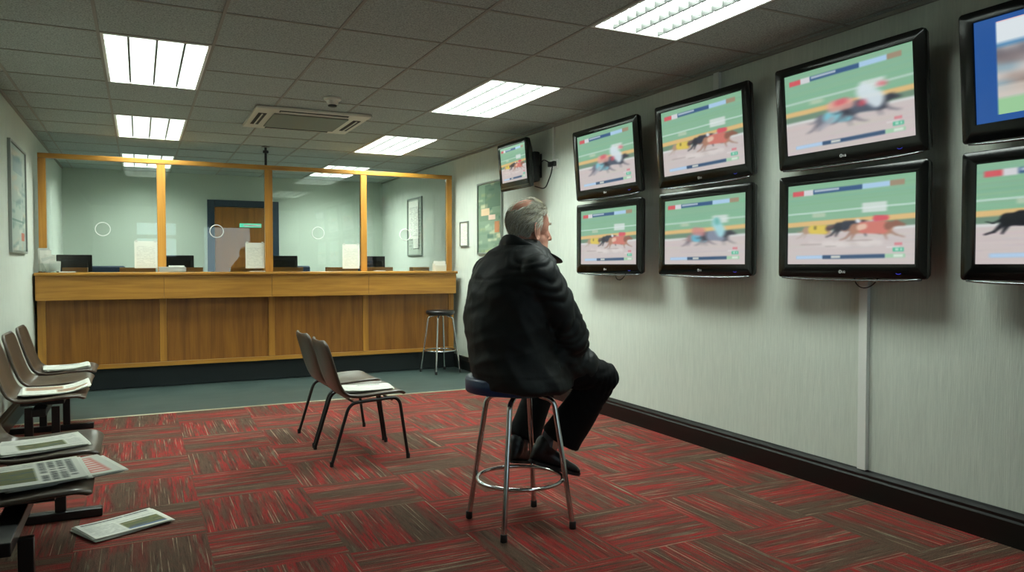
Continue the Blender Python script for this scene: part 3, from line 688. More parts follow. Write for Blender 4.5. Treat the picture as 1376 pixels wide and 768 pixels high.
# older small television in the corner on a bracket
t = make_tv('small boxy television on a wall bracket above the green poster', 6.84, 2.315, 5, picD, Wd=.66, Hd=.48, name='small_television', standoff=.14, dep=.11, bez=(.045,.045,.04,.085), chin=False, group=None)
mb = MB(); mb.box((.06,-.20,-.17),(.139,.20,.13),.02); mb.build('tube_housing', M['black_matt'], t, autos=40)
mb = MB(); mb.box((.2505,-.32,-.215),(.2535,.32,-.205)); o = mb.build('speaker_line', M['silver'], t)
t = empty('wall_socket', (XR, 6.46, 2.30), label='white double socket with black plugs beside the small television', cat='socket')
MB().box((-.012,-.075,-.045),(-.0005,.075,.045),.003).build('socket_plate', M['trunk'], t)
for yy, zz in ((.035,0),(-.035,.0)):
    pl = MB().box((-.05,yy-.025,-.025),(-.0125,yy+.025,.025),.008).build('plug', M['black_matt'], t)
    MB().tube(arc_pts([(-.045,yy,-.02),(-.06,yy,-.10),(-.06,yy+.12,-.24),(-.10,yy+.26,-.20)] if yy < 0 else [(-.045,yy,.02),(-.09,yy+.03,.05),(-.09,yy+.12,.0),(-.09,yy+.2,-.02)],.06),.006,8).build('plug_cable', M['black_matt'], pl, smooth=True)
# trunking
def trunk(y, z0, z1, label, w_=.05, d=.025):
    t = empty('cable_trunking', (XR, y, z0), label=label, cat='trunking')
    MB().box((-d,-w_/2,0),(-.0005,w_/2,z1-z0),.002).build('trunking_base', M['trunk'], t)
    MB().box((-d-.004,-w_/2-.002,0),(-d-.0005,w_/2+.002,z1-z0),.0015).build('trunking_lid', M['trunk'], t)
trunk(2.91,.166,1.236,'white vertical cable trunking running down from televisions to black skirting')
trunk(4.13,2.50,2.659,'white cable trunking above the second column television up to ceiling')
trunk(6.46,2.346,2.659,'thin white trunking from the double socket up to ceiling', .022,.016)
# ------------------------------------------------------------------ newspapers
def paper_pic(seed, w, h, style):
    p = Pic(w, h, (206,207,196)); r = random.Random(seed)
    def textblock(u0,v0,u1,v1,rows,c=(105,108,105),al=.65):
        for k in range(rows):
            v = v0+(v1-v0)*k/rows; u = u0
            while u < u1-.01:
                l = r.uniform(.015,.05)
                if r.random() < .88: p.rect(u,v,min(u+l,u1),v+(v1-v0)/rows*.45,c,al*r.uniform(.6,1))
                u += l+.008
    def picture(u0,v0,u1,v1,pal):
        p.rect(u0,v0,u1,v1,pal[0])
        for k in range(26):
            a, b = r.uniform(u0,u1), r.uniform(v0,v1); l = r.uniform(.02,.12)
            p.rect(max(a-l,u0),b,min(a+l,u1),min(b+r.uniform(.01,.05),v1),r.choice(pal),.7)
    def headline(u0,v0,u1,v1,c=(40,42,44),n=9):
        u = u0
        while u < u1:
            l = (u1-u0)/n*r.uniform(.5,1.1); p.rect(u,v0,min(u+l*.8,u1),v1,c,.85); p.rect(u+l*.3,v0+(v1-v0)*.3,u+l*.5,v1-(v1-v0)*.25,(190,190,182),.8); u += l
    green = [(92,96,58),(60,66,48),(128,118,60),(84,80,70),(140,130,96),(60,80,90)]
    if style == 'front':
        headline(.06,.05,.6,.12,n=11); headline(.62,.05,.94,.12); textblock(.06,.15,.94,.24,4)
        picture(.45,.45,.95,.85,green); textblock(.05,.28,.42,.92,22); textblock(.45,.28,.95,.42,6); p.rect(.45,.84,.95,.93,(54,74,104),.8)
    elif style == 'tall':
        picture(.08,.28,.62,.86,green)
        for k in range(4):
            v = .08
            while v < .9:
                l = r.uniform(.025,.06); a = .66+.075*k
                if r.random() < .88:
                    p.rect(a, v, a+.052, v+l*.8, (52,56,56), .9)
                    p.rect(a+r.uniform(.012,.03), v+l*.25, a+r.uniform(.03,.045), v+l*.55, (190,192,182), .8)
                v += l
        textblock(.06,.06,.62,.24,7)
    elif style == 'red':
        p.rect(.70,.10,.90,.90,(206,120,112),.9)
        for k in range(7): p.rect(.74,.14+.11*k,.87,.19+.11*k,(226,214,204),.9)
        textblock(.05,.1,.6,.9,30); p.rect(.62,.1,.64,.9,(200,90,90),.8)
    elif style == 'mid':
        picture(.22,.42,.75,.80,green); textblock(.06,.08,.94,.36,9); textblock(.06,.84,.94,.94,3); textblock(.78,.42,.94,.8,10)
    elif style == 'colour':
        pal = [(150,120,96),(84,110,90),(190,170,140),(120,70,60),(70,84,80)]
        picture(.05,.08,.6,.5,pal); picture(.5,.55,.95,.92,pal); textblock(.06,.55,.46,.92,12); textblock(.64,.1,.94,.5,12)
    else:
        headline(.35,.08,.8,.16,n=8); textblock(.3,.2,.9,.34,5); textblock(.08,.4,.9,.92,20,al=.35)
    p.blur(1); return p
def newspaper(loc, rz, w, l, n, style, seed, label, curl=.02, lift=(0,0), res=(80,56), group='newspapers left lying about'):
    t = empty('newspaper', loc, (0,0,rz), label, 'newspaper', group); r = random.Random(seed)
    for k in range(n):
        a, b, c = r.uniform(0,6), r.uniform(.6,1.2), r.uniform(-1,1)
        top = k == n-1; z = .0015+.0032*k
        dx, dy, rt = (r.uniform(-.016,.016), r.uniform(-.012,.012), R(r.uniform(-4,4))) if not top else (0,0,0)
        def off(u, v, z=z, a=a, b=b, c=c, k=k):
            o = np.zeros(u.shape+(3,)); e = (2*u-1)
            o[...,2] = z + curl*.35*(u**3)*(.5+.5*k/n)*(1+.3*np.sin(3*v+a)) + curl*.3*((1-u)**6)*(.2+.8*k/n) + .0012*np.sin(5*u+3*v+a) + lift[0]*np.maximum(0,u-.55)**2*4 + lift[1]*np.maximum(0,.45-u)**2*4
            return o
        pc = paper_pic(seed, res[0], res[1], style) if top else sheet_pic(16,12,seed+k,bg=(200,202,190),ink=(150,150,146),rows=8)
        o = pic_mesh('front_page' if top else 'folded_sheet', pc, (-w/2,l/2,0),(w,0,0),(0,-l,0), M['ink'], t, off)
        o.location = (dx,dy,0); o.rotation_euler = (0,0,rt)
        md = o.modifiers.new('thick', 'SOLIDIFY'); md.thickness = .0013; md.offset = 1
    return t
# ------------------------------------------------------------------ plastic shell seat (front towards +x)
def shell_bm(mb, W=.50, thick=.012):
    # profile: (x, z) along the seat from front lip to the top of the backrest, and half width there
    prof = [(.247,-.006,.385),(.243,-.001,.425),(.226,.006,.45),(.20,.010,.47),(.12,.004,.49),(.02,-.006,.495),(-.08,-.012,.49),(-.15,-.004,.47),(-.195,.030,.455),(-.222,.085,.45),(-.245,.16,.455),(-.268,.25,.46),(-.288,.33,.455),(-.303,.385,.43),(-.308,.41,.38),(-.306,.42,.30)]
    prof = [(x, z if z < .05 else .05+(z-.05)*.88, h_) for x, z, h_ in prof]; from_ = []; nu = 14; P = []
    # refine profile
    for i in range(len(prof)-1):
        for s_ in (0,.5):
            a, b = prof[i], prof[i+1]; P.append(tuple(a[j]*(1-s_)+b[j]*s_ for j in range(3)))
    P.append(prof[-1])
    rows = []
    for i, (x, z, hw) in enumerate(P):
        j0, j1 = P[max(i-1,0)], P[min(i+1,len(P)-1)]; tx, tz = j1[0]-j0[0], j1[1]-j0[1]; L_ = math.hypot(tx,tz); nx, nz = tz/L_, -tx/L_     # normal (toward sitter)
        if nz < 0 and i < 20: pass
        row = []
        for k in range(nu+1):
            e = -1+2*k/nu; lift = .022*abs(e)**3.2*min(1, i/9)
            row.append(Vector((x+nx*lift, e*hw*W, z+abs(nz)*lift if nz != 0 else z)))
        rows.append(row)
    vs = [mb.verts(r_) for r_ in rows]
    for a, b in zip(vs, vs[1:]):
        for k in range(nu): mb.face([a[k],a[k+1],b[k+1],b[k]])
def build_shell(parent, z, W=.5, name='seat_shell'):
    mb = MB(); shell_bm(mb, W)
    o = mb.build(name, M['shell'], parent, smooth=True, loc=(0,0,z), mods=[('SOLIDIFY', dict(thickness=.022, offset=0)), ('SUBSURF', dict(levels=1, render_levels=1))])
    return o
# two stacking chairs in the middle of the room
def chair(x, y, rz, lab):
    t = empty('stacking_chair', (x,y,0), (0,0,rz), lab, 'chair', 'brown plastic stacking chairs in mid room')
    build_shell(t, .435, .52)
    for s in (-1,1):
        yy = s*.255; pts = arc_pts([(-.27,yy*1.02,0.012),(-.15,yy,.405),(.19,yy,.425),(.25,yy*1.02,.012)],.06)
        half = len(pts)//2
        mid = (pts[half-1]+pts[half])/2 if len(pts)%2==0 else pts[half]
        MB().tube(pts[:half]+[mid], .0115, 10).build('leg', M['blacksteel'], t, autos=40)
        MB().tube([mid]+pts[half:], .0115, 10).build('leg', M['blacksteel'], t, autos=40)
        for q in (pts[0], pts[-1]): MB().lathe([(.0125,-.012),(.0135,.012),(.0122,.022)],c=q,n=14).build('rubber_foot', M['rubber'], t, autos=40)
    mb = MB()
    for xx in (-.12,.14): mb.tube([(xx,-.25,.408),(xx,.25,.408)],.008,8)
    mb.build('cross_bar', M['blacksteel'], t, autos=40)
    mb = MB()
    for xx in (-.11,.13):
        for yy in (-.12,.12): mb.lathe([(.011,0),(.011,.003),(.006,.006)],c=(xx,yy,.438 if xx>0 else .424),n=12)
    mb.build('seat_bolt', M['blacksteel'], t, autos=40)
    return t
chair(1.38,5.16,0,'nearer brown plastic chair with a newspaper on its seat, by the middle of room')
chair(1.38,5.745,R(1),'further brown plastic chair with empty seat, beside the one holding newspaper')
newspaper((1.42,5.18,.449), R(-8), .34,.26,3,'light',41,'folded newspaper on the nearer mid-room brown chair', curl=.02)
# beam seating along the left wall
def bench(name, x, ys, label, legs, yb0, yb1):
    t = empty(name, (x, (yb0+yb1)/2, 0), label=label, cat='bench', group='rows of beam seats along the left wall')
    yc = (yb0+yb1)/2
    for y in ys:
        o = build_shell(t, .432, .56); o.location = (.0, y-yc, .432)
        MB().box((-.13,y-yc-.09,.385),(.12,y-yc+.09,.412),.004).build('seat_plate', M['blacksteel'], t)
    MB().box((-.05,yb0-yc,.335),(.03,yb1-yc,.384),.004).build('beam', M['blacksteel'], t)
    for y in legs:
        MB().box((-.33,y-yc-.03,0),(.24,y-yc+.03,.045),.006).build('foot_bar', M['blacksteel'], t)
        for xx in (-.11,.05): MB().box((xx-.025,y-yc-.02,.0455),(xx+.025,y-yc+.02,.3345),.003).build('upright', M['blacksteel'], t)
    return t
bench('beam_seating', -.585, (7.30,6.62,5.94), 'far beam of brown plastic seats by the left wall near the counter', (6.95,6.1), 5.7,7.55)
bench('beam_seating', -.43, (4.22,3.54), 'near beam of brown plastic seats at lower left corner of the room', (4.50,3.2), 3.0,4.6)
newspaper((-.56,7.33,.448), R(4), .33,.30,4,'light',51,'crumpled folded newspaper on the furthest seat by the counter', curl=.012, lift=(.02,.0))
newspaper((-.52,6.02,.448), R(6), .40,.34,4,'colour',52,'colourful folded newspaper on the third seat of the far beam', curl=.03, lift=(.04,.0))
newspaper((-.43,4.22,.448), R(14), .36,.30,4,'mid',53,'folded newspaper with a photo on the further near-beam seat', curl=.02)
newspaper((-.32,3.62,.446), R(20), .42,.34,5,'red',54,'newspaper with red masthead under the top one on nearest seat', curl=.01)
newspaper((-.44,3.55,.466), R(10), .44,.38,4,'tall',55,'newspaper with big photo and headline, topmost on the nearest seat', curl=.02, res=(110,80))
newspaper((-.085,4.235,.003), R(24), .37,.26,5,'front',56,'folded newspaper lying on the red carpet beside the near seats', curl=.012, res=(110,80))
# ------------------------------------------------------------------ bar stools
def stool(x, y, rz, lab, seat, zs, top_r, foot_r, ring_z, rc=.0125):
    t = empty('bar_stool', (x,y,0), (0,0,rz), lab, 'stool')
    if seat == 'blue':
        MB().lathe([(.17,zs-.08),(.215,zs-.08),(.226,zs-.077),(.231,zs-.070),(.233,zs-.016),(.226,zs-.005),(.21,zs),(.1,zs+.002),(.01,zs+.003)],c=(-.036,.030,0),n=48).build('seat_cushion', M['blue_vinyl'], t, autos=50)
    else:
        MB().lathe([(.14,zs-.045),(.165,zs-.045),(.175,zs-.035),(.178,zs-.015),(.168,zs-.003),(.13,zs),(.01,zs)],n=40).build('seat_cushion', M['seat_black'], t, autos=50)
    zt = zs-(.090 if seat == 'blue' else .055)
    MB().lathe([(.13,zt-.004),(.15,zt-.004),(.15,zt+.008),(.13,zt+.008)],n=32).build('seat_plate', M['blacksteel'], t, autos=50)
    def leg_r(z): return top_r+(foot_r-top_r)*(1-z/zt)
    n = 4 if seat == 'blue' else 4
    for k in range(n):
        a = PI/4+k*PI/2; c, s = math.cos(a), math.sin(a)
        pts = arc_pts([(foot_r*c,foot_r*s,.015),((top_r+.012)*c,(top_r+.012)*s,zt-.03),((top_r-.06)*c,(top_r-.06)*s,zt-.012)],.05)
        l = MB().tube(pts, rc, 14).build('leg', M['chrome'], t, autos=50)
        MB().lathe([(rc+.001,-.015),(rc+.004,-.012),(rc+.0035,.02),(rc+.001,.024)],c=(foot_r*c,foot_r*s,.015),n=18).build('rubber_foot', M['rubber'], l, autos=50)
    rr_ = leg_r(ring_z)-rc-.006
    MB().tube([(rr_*math.cos(2*PI*k/64),rr_*math.sin(2*PI*k/64),ring_z) for k in range(64)], .010, 12, closed=True).build('foot_ring', M['chrome'], t, smooth=True)
    return t
SX, SY = 1.725, 3.40
stool(SX,SY,R(2),'chrome bar stool with blue cushion that the man sits on','blue',.760,.165,.275,.235,.0135)
stool(3.30,8.66,R(12),'black topped chrome bar stool standing by the right end of counter','black',.76,.14,.245,.27,.011)
# ------------------------------------------------------------------ the seated man
# local frame: a = to the right across the view, b = away from it, z = up
man = empty('person', (SX,SY,0), (0,0,-yaw), 'older man in black jacket seated on a bar stool watching the televisions', 'person')
phi = R(38); fw = Vector((math.cos(phi), math.sin(phi), 0)); rt = Vector((math.sin(phi), -math.cos(phi), 0))
V = Vector
def torso(mb, secs):
    mb.loft([(c, rt*sr, fw*dr) for c, sr, dr in secs], n=36)
hipR, hipL = V((.02,-.10,.855)), V((-.10,.10,.855))
kneeR, kneeL = V((.43,.06,.745)), V((.17,.43,.745))
ankR, ankL = V((.150,.11,.348)), V((.005,.30,.312))
shR, shL = V((.085,-.165,1.275)), V((-.155,.155,1.275))
elR, elL = V((.255,-.09,.945)), V((.02,.34,.95))
wrR, wrL = V((.285,.12,.875)), V((.17,.28,.875))
hd = R(31); hf = V((math.cos(hd), math.sin(hd), 0)); hl = V((-math.sin(hd), math.cos(hd), 0)); HC = V((.046,.040,1.490))
HM = Matrix(((hf.x,hl.x,0,HC.x),(hf.y,hl.y,0,HC.y),(0,0,1,HC.z),(0,0,0,1))) @ Matrix.Rotation(R(6),4,'Y') @ Matrix.Scale(1.12,4)
# continuous body: head, neck, trunk, limbs, hands
mb = MB()
def HE(c, r, rot=None): mb.ell((0,0,0), (1,1,1), m=HM@Matrix.Translation(c)@(rot if rot is not None else Matrix.Identity(4))@Matrix.Diagonal((r[0],r[1],r[2],1)), n=28)
HE((-.008,0,.045),(.099,.078,.097)); HE((.030,0,.03),(.062,.066,.085)); HE((.040,0,-.045),(.058,.062,.064)); HE((.074,0,-.084),(.026,.034,.026)); HE((.045,.035,-.07),(.040,.028,.034)); HE((.045,-.035,-.07),(.040,.028,.034))
HE((.012,0,-.05),(.066,.060,.05)); HE((.072,0,.042),(.020,.050,.014)); HE((.062,.034,-.012),(.026,.022,.026)); HE((.062,-.034,-.012),(.026,.022,.026))
HE((.086,0,-.058),(.011,.024,.007)); HE((.085,0,-.069),(.011,.021,.007))
def HT(pts, rs):
    P = [HM@V(p) for p in pts]; mb.cap_limb(P, rs, 14)
HT([(.088,0,.030),(.104,0,.002),(.116,0,-.020)],[.009,.011,.013]); HT([(.100,.011,-.026),(.100,-.011,-.026)],[.009,.009])
HT([(-.03,0,-.02),(-.035,0,-.08),(-.045,0,-.135),(-.06,0,-.19)],[.062,.058,.06,.075]); HT([(.02,0,-.07),(-.0,0,-.13)],[.05,.055])
for s in (-1,1):
    ring = [(-.010+.021*math.cos(a)*1.0-.006*math.sin(a), s*(.086+.012*math.cos(a+PI)), -.006+.038*math.sin(a)) for a in [2*PI*k/14 for k in range(15)]]
    HT(ring,[.0055]*15); HE((-.008,s*.080,-.006),(.014,.006,.024)); HE((-.004,s*.082,-.034),(.009,.006,.011))
torso(mb, [((-.06,0,.765),.17,.15),((-.06,0,.85),.18,.16),((-.06,0,1.0),.18,.16),((-.05,.0,1.15),.18,.14),((-.03,.01,1.27),.17,.11),((-.02,.015,1.34),.11,.08),((-.01,.02,1.38),.07,.06)])
for h, k, a_, sh_, e, w_ in ((hipR,kneeR,ankR,shR,elR,wrR),(hipL,kneeL,ankL,shL,elL,wrL)):
    mb.cap_limb([h,(h+k)/2,k],[.080,.075,.056]); mb.cap_limb([k,k*.6+a_*.4,a_],[.053,.050,.034]); mb.cap_limb([sh_,(sh_+e)/2,e],[.055,.048,.042]); mb.cap_limb([e,(e+w_)/2,w_],[.042,.038,.028])
# feet inside the shoes
footR, footL = V((.30,.13,.235)), V((.07,.46,.235))
for a_, f_ in ((ankR,footR),(ankL,footL)):
    mb.cap_limb([a_, a_*.75+f_*.25-V((0,0,.03)), f_],[.030,.022,.014])
# hands resting in the lap: palm, four curled fingers and a thumb each
for w_, pd, side in ((wrR, V((-.12,.55,-.25)).normalized(), 1), (wrL, V((.75,-.20,-.22)).normalized(), -1)):
    sd = pd.cross(V((0,0,1))).normalized()*side; dn = V((0,0,-1))
    palm = w_+pd*.055; mb.cap_limb([w_, w_+pd*.03],[.027,.028]); 
    for q in (-.028,-.009,.010,.028): mb.cap_limb([w_+pd*.03+sd*q*.6, w_+pd*.09+sd*q],[.017,.0125])
    for q, ln in zip((-.030,-.010,.010,.029),(.030,.036,.034,.026)):
        b0 = w_+pd*.09+sd*q; b1 = b0+pd*ln+dn*.006; b2 = b1+pd*ln*.55+dn*.018; b3 = b2+dn*.018-pd*.002
        mb.cap_limb([b0,b1,b2,b3],[.0098,.0090,.0082,.0070],10)
    t0 = w_+pd*.035-sd*.026; t1 = t0-sd*.022+pd*.025; t2 = t1+pd*.028-sd*.002+dn*.006; mb.cap_limb([t0,t1,t2],[.013,.0105,.0085],10)
mb.build('body', M['skin'], man, smooth=True, mods=[('REMESH', dict(mode='VOXEL', voxel_size=.0048, use_smooth_shade=True)), ('SMOOTH', dict(factor=.5, iterations=3))])
for s in (-1,1):
    mb = MB(); mb.ell((0,0,0),(1,1,1), m=HM@Matrix.Translation((.074,s*.031,.018))@Matrix.Diagonal((.0105,.0105,.0105,1)), n=16); mb.build('eye', M['eye'], man, smooth=True)
    mb = MB(); mb.cap_limb([HM@V((.095,s*.012,.038)),HM@V((.094,s*.03,.046)),HM@V((.082,s*.05,.038))],[.004,.005,.003],8); mb.build('eyebrow', M['brow'], man, smooth=True)
# wrinkle displacement for cloth
def wrinkle(o, name, size, strength, depth=3):
    tx = bpy.data.textures.new(name, 'CLOUDS'); tx.noise_scale = size; tx.noise_depth = depth
    md = o.modifiers.new('wrinkle', 'DISPLACE'); md.texture = tx; md.strength = strength; md.mid_level = .5; md.texture_coords = 'LOCAL'; return md
# jacket
mb = MB()
torso(mb, [((.035,-.04,.700),.225,.21),((.030,-.04,.712),.245,.235),((.008,-.028,.78),.262,.242),((-.030,0,.90),.265,.228),((-.05,0,1.05),.268,.218),((-.045,.0,1.17),.262,.205),((-.025,.005,1.27),.258,.188),((-.010,.01,1.335),.235,.165),((-.005,.015,1.385),.182,.138),((.005,.02,1.425),.120,.105),((.01,.025,1.445),.095,.088)])
mb.cap_limb([shR,shR*.5+elR*.5+V((.012,-.012,0)),elR,],[.098,.096,.086],24); mb.cap_limb([elR,(elR+wrR)/2,wrR+V((.0,.0,0))],[.085,.072,.058],24)
mb.cap_limb([shL,(shL+elL)/2,elL],[.095,.09,.078],24); mb.cap_limb([elL,(elL+wrL)/2,wrL],[.078,.066,.055],24)
mb.cap_limb([V((.02,-.085,.86)),V((.17,-.05,.845)),V((.315,.005,.805))],[.145,.128,.092],24)
mb.cap_limb([V((-.06,.12,.87)),V((.05,.25,.86))],[.14,.12],24)
jk = mb.build('jacket', M['jacket'], man, smooth=True, mods=[('REMESH', dict(mode='VOXEL', voxel_size=.009, use_smooth_shade=True)), ('SMOOTH', dict(factor=.6, iterations=7))])
# folds: long soft creases
def bake(o):
    dg = bpy.context.evaluated_depsgraph_get(); me = bpy.data.meshes.new_from_object(o.evaluated_get(dg)); o.modifiers.clear(); o.data = me; return me
def seg_t(p, a, b):
    d = b-a; t_ = max(-.2, min(1.2, (p-a).dot(d)/d.dot(d))); return t_, (p-a-d*t_).length
def ridge(v): return 1-abs(noise.noise(v))*2
def fold(p, n):
    d = 0.010*noise.noise(p*5.0+V((3,1,7))) + .004*noise.noise(p*14)
    arm = 0
    for a, b, sd_ in ((shR,elR,0),(elR,wrR,1),(shL,elL,2),(elL,wrL,3)):
        t_, r_ = seg_t(p, a, b)
        if r_ < .125 and (n.dot((p-(a+(b-a)*t_)).normalized()) > .2):
            L_ = (b-a).length; k_ = (t_*L_)/.062 + 2.6*noise.noise(p*5.5+V((sd_*9,0,0)))
            arm = max(arm, min(1,(.135-r_)/.03)); amp = .0048*(.45+.55*max(0,math.sin(2.2*t_+.8 if sd_%2==0 else 1.6-t_)))
            d += amp*(abs(math.sin(PI*k_))-.5)*2*arm
    g = 1-arm
    if g > 0:
        # drapes falling from the armpit and shoulder across the back
        q = V((p.x*9+p.z*6, p.y*5, p.z*3-p.x*2)); d += g*.011*(ridge(q)-.55)*max(.25,min(1,(1.33-p.z)/.2))
        d += g*.006*(ridge(V((p.x*5-p.z*12,p.y*6,p.z*7+4)))-.5)
        yk = (p.z-1.275-.03*math.sin(p.x*9))/.005
        d -= g*.004*math.exp(-yk*yk)
    hb = (p.z-.775)/.006; d -= g*.003*math.exp(-hb*hb)
    return d
def add_folds(o, fn):
    me = bake(o); nr = [v.normal.copy() for v in me.vertices]
    for v, n_ in zip(me.vertices, nr): v.co = v.co+n_*fn(v.co.copy(), n_)
    me.polygons.foreach_set('use_smooth', [True]*len(me.polygons)); me.update()
add_folds(jk, fold)
# standing collar, open at the front
mb = MB(); rows = []
for k in range(41):
    th = R(-158+316*k/40); bk = .5+.5*math.cos(th); d = fw*-math.cos(th)+rt*math.sin(th)
    # bk 1 at nape, 0 at the throat
    cb_, ct_ = V((.003,.02,1.405-.08*(1-bk))), V((.012,.022,1.472-.15*(1-bk)**1.1))
    r0 = .105+.04*(1-bk); r1 = .088+.135*(1-bk)**1.2
    a0, a1 = cb_+d*r0, ct_+d*r1
    rows.append([a0, a0*.5+a1*.5+d*.006, a1])
vs = [mb.verts(r_) for r_ in rows]
for a, b in zip(vs, vs[1:]):
    for k in range(2): mb.face([a[k],a[k+1],b[k+1],b[k]])
mb.build('collar', M['jacket'], jk, smooth=True, mods=[('SOLIDIFY', dict(thickness=.012, offset=0)), ('SUBSURF', dict(levels=2, render_levels=2))])
mb = MB(); mb.tube([(.188,-.190,.842),(.196,-.192,.815)],.0028,8); mb.build('zip_pull', M['silver'], jk)
# trousers
mb = MB(); torso(mb, [((-.05,0,.757),.18,.16),((-.05,0,.775),.20,.18),((-.05,0,.86),.20,.18)])
for h, k, a_, cuff, w1 in ((hipR,kneeR,ankR,V((.212,.11,.404)),.112),(hipL,kneeL,ankL,V((.020,.310,.362)),.090)):
    mb.cap_limb([h,(h+k)/2,k-V((.0,0,0.005))],[.100,.100,.080],24)
    u1 = (cuff-k).normalized(); sx = u1.cross(V((0,1,0))).normalized(); sy = u1.cross(sx).normalized()
    secs = [(k, sx*.078, sy*.078)]
    for q in (.25,.5,.75,1.0): c = k*(1-q)+cuff*q; rr_ = .078*(1-q)+w1*q; secs.append((c, sx*rr_, sy*(.078*(1-q)+.082*q)))
    mb.loft(secs, n=28)
tr = mb.build('trousers', M['trouser'], man, smooth=True, mods=[('REMESH', dict(mode='VOXEL', voxel_size=.009, use_smooth_shade=True)), ('SMOOTH', dict(factor=.5, iterations=5))])
def tfold(p, n):
    d = .005*noise.noise(p*9)
    for a, b in ((kneeR,ankR),(kneeL,ankL),(hipR,kneeR),(hipL,kneeL)):
        t_, r_ = seg_t(p, a, b)
        if r_ < .12: d += .0028*(abs(math.sin(PI*(t_*(b-a).length/.05+1.8*noise.noise(p*6))))-.5)*2*math.exp(-((t_-(0 if a in (kneeR,kneeL) else 1))/.35)**2)
    return d
add_folds(tr, tfold)
# socks and shoes
def shoe(ank, toe, name_l):
    ax = V((toe.x-ank.x, toe.y-ank.y, 0)).normalized(); dr = (toe-V((ank.x-ax.x*.07, ank.y-ax.y*.07, ank.z-.055))).normalized()
    sd = dr.cross(V((0,0,1))).normalized(); upv = sd.cross(dr).normalized(); heel = toe-dr*.285-upv*.0
    m4 = Matrix(((dr.x,sd.x,upv.x,heel.x),(dr.y,sd.y,upv.y,heel.y),(dr.z,sd.z,upv.z,heel.z),(0,0,0,1)))
    mb = MB(); X = lambda p: m4@V(p); D = m4.to_3x3()
    up = [(-.008,.012,.025,.025),(.0,.030,.050,.046),(.03,.040,.058,.056),(.07,.040,.055,.056),(.11,.039,.044,.047),(.15,.045,.033,.037),(.20,.046,.024,.026),(.245,.038,.018,.020),(.272,.020,.010,.012)]
    mb.loft([(X((x,0,zc)), D@V((0,hw,0)), D@V((0,0,hh))) for x, hw, zc, hh in up], n=24)
    mb.cap_limb([X((.035,0,.06)), X((.045,0,.10)), ank+V((0,0,.008))],[.046,.048,.046],20)
    s = mb.build(name_l, M['shoe'], man, smooth=True, mods=[('REMESH', dict(mode='VOXEL', voxel_size=.005, use_smooth_shade=True)), ('SMOOTH', dict(factor=.5, iterations=4))])
    mb = MB(); out = []
    for x, hw in ((-.006,.014),(.0,.026),(.02,.036),(.06,.039),(.11,.038),(.15,.045),(.20,.050),(.24,.043),(.265,.030),(.278,.012)): out.append((x,hw))
    ol = [X((x,hw,-.010)) for x,hw in out]+[X((x,-hw,-.010)) for x,hw in out[::-1]]; ot = [X((x,hw,.006)) for x,hw in out]+[X((x,-hw,.006)) for x,hw in out[::-1]]
    a = mb.verts(ol); b = mb.verts(ot); N_ = len(a)
    for k in range(N_): mb.face([a[k],a[(k+1)%N_],b[(k+1)%N_],b[k]])
    mb.face(a[::-1]); mb.face(b); mb.build('sole', M['sole'], s)
    mb = MB()
    for q in range(4): x = .095+.018*q; mb.tube([X((x,-.020,.078-.28*(x-.08)+.004)),X((x+.006,0,.086-.28*(x-.08)+.004)),X((x,.020,.078-.28*(x-.08)+.004))],.0025,6)
    mb.build('laces', M['black_matt'], s)
    mb = MB(); mb.cap_limb([X((.05,0,.09)),ank+V((0,0,.03)),ank+V((.02,0,.10))],[.040,.044,.046],20)
    mb.build('sock', M['sock'], man, smooth=True)
shoe(ankR, V((.325,.14,.215)), 'shoe'); shoe(ankL, V((.085,.45,.20)), 'shoe')
# hair: thick grey fringe round the sides and back, bald crown
hc = V((-.008,0,.045)); hr = (.099,.078,.097)
def region(d):
    """1 where hair grows; d unit direction in head space (x fwd, z up)"""
    x, y, z = d
    if z < -.95: return 0
    bald = V((-.50,-.05,.86)).normalized()
    if d.dot(bald) > .76+.05*noise.noise(d*6): return 0
    if x > .30 and z < .35: return 0
    if x > .66: return 0
    if x > .02 and z < -.05: return 0          # keep the ear and cheek clear
    if x > -.15 and z < -.25: return 0
    return 1
rh = random.Random(11); verts = []; faces = []; cols = []
def surf(d, off): return HM@V((hc.x+d.x*(hr[0]+off), d.y*(hr[1]+off), hc.z+d.z*(hr[2]+off)))
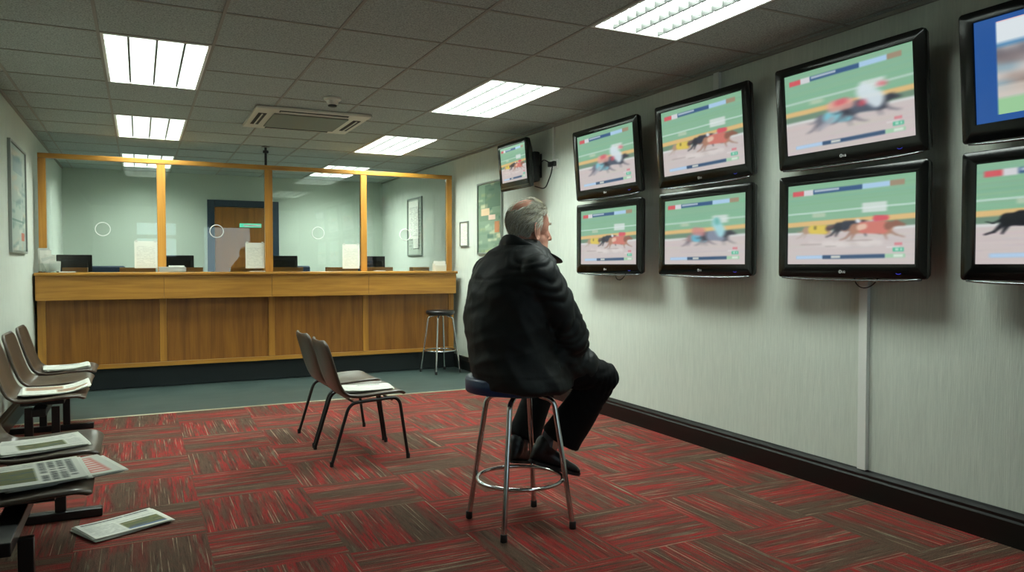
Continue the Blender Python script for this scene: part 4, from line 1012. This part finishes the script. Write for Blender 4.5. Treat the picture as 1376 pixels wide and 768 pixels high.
# close-fitting undercoat
NU, NV = 64, 40; grid = {}
for i in range(NU):
    for j in range(NV+1):
        th = 2*PI*i/NU; ph = -PI/2*.98+PI*.98*j/NV; d = V((math.cos(ph)*math.cos(th), math.cos(ph)*math.sin(th), math.sin(ph)))
        grid[i,j] = (len(verts), region(d)); verts.append(surf(d, .004+.0015*math.sin(37*th+9*ph)))
for i in range(NU):
    for j in range(NV):
        q = [grid[i,j],grid[(i+1)%NU,j],grid[(i+1)%NU,j+1],grid[i,j+1]]
        if all(a[1] for a in q): faces.append([a[0] for a in q]); cols.append((168,164,144))
n = 0
while n < 5200:
    d = V((rh.gauss(0,1),rh.gauss(0,1),rh.gauss(0,1))).normalized()
    rg = region(d); top = d.dot(V((-.50,-.05,.86)).normalized()) > .78
    if not rg and not (top and rh.random() < .025): continue
    n += 1
    L_ = rh.uniform(.018,.034) if d.z > .35 else (rh.uniform(.03,.055) if d.z > -.3 else rh.uniform(.018,.034))
    flow = V((-.9,0,-.75)) if d.z > 0 else V((-.45,0,-1))
    flow = flow+V((rh.uniform(-.25,.25),rh.uniform(-.3,.3),rh.uniform(-.25,.25)))
    P = []; cur = d.copy(); hgt = .004
    for k in range(5):
        P.append(surf(cur, hgt)); tg = flow-cur*flow.dot(cur)
        if tg.length < .05: tg = V((0,cur.y or .1,-1))
        tg.normalize(); cur = (cur+tg*(L_/4)/.09).normalized(); hgt += rh.uniform(.0003,.0042)
    wd = rh.uniform(.0008,.0020); base = len(verts); g = rh.choice([(204,202,184),(220,218,204),(178,172,150),(232,230,220),(132,126,108),(194,184,154)])
    for k, p in enumerate(P):
        nrm = (p-HM@hc).normalized(); tgv = (P[min(k+1,4)]-P[max(k-1,0)]).normalized(); sdv = nrm.cross(tgv).normalized(); ww = wd*(1-.18*k)
        verts += [p-sdv*ww, p+sdv*ww, p+nrm*ww*.8]
    for k in range(4):
        for (u_, v_) in ((0,1),(1,2),(2,0)):
            faces.append([base+3*k+u_, base+3*k+v_, base+3*k+3+v_, base+3*k+3+u_]); cols.append(g)
me = bpy.data.meshes.new('hair'); me.from_pydata([tuple(v) for v in verts], [], faces)
at = me.attributes.new('ink','FLOAT_COLOR','FACE'); C_ = np.ones((len(faces),4)); C_[:,:3] = lin(np.array(cols)); at.data.foreach_set('color', C_.reshape(-1).astype(np.float32))
me.materials.append(M['hair']); ho = bpy.data.objects.new('hair', me); COL.objects.link(ho); ho.parent = man
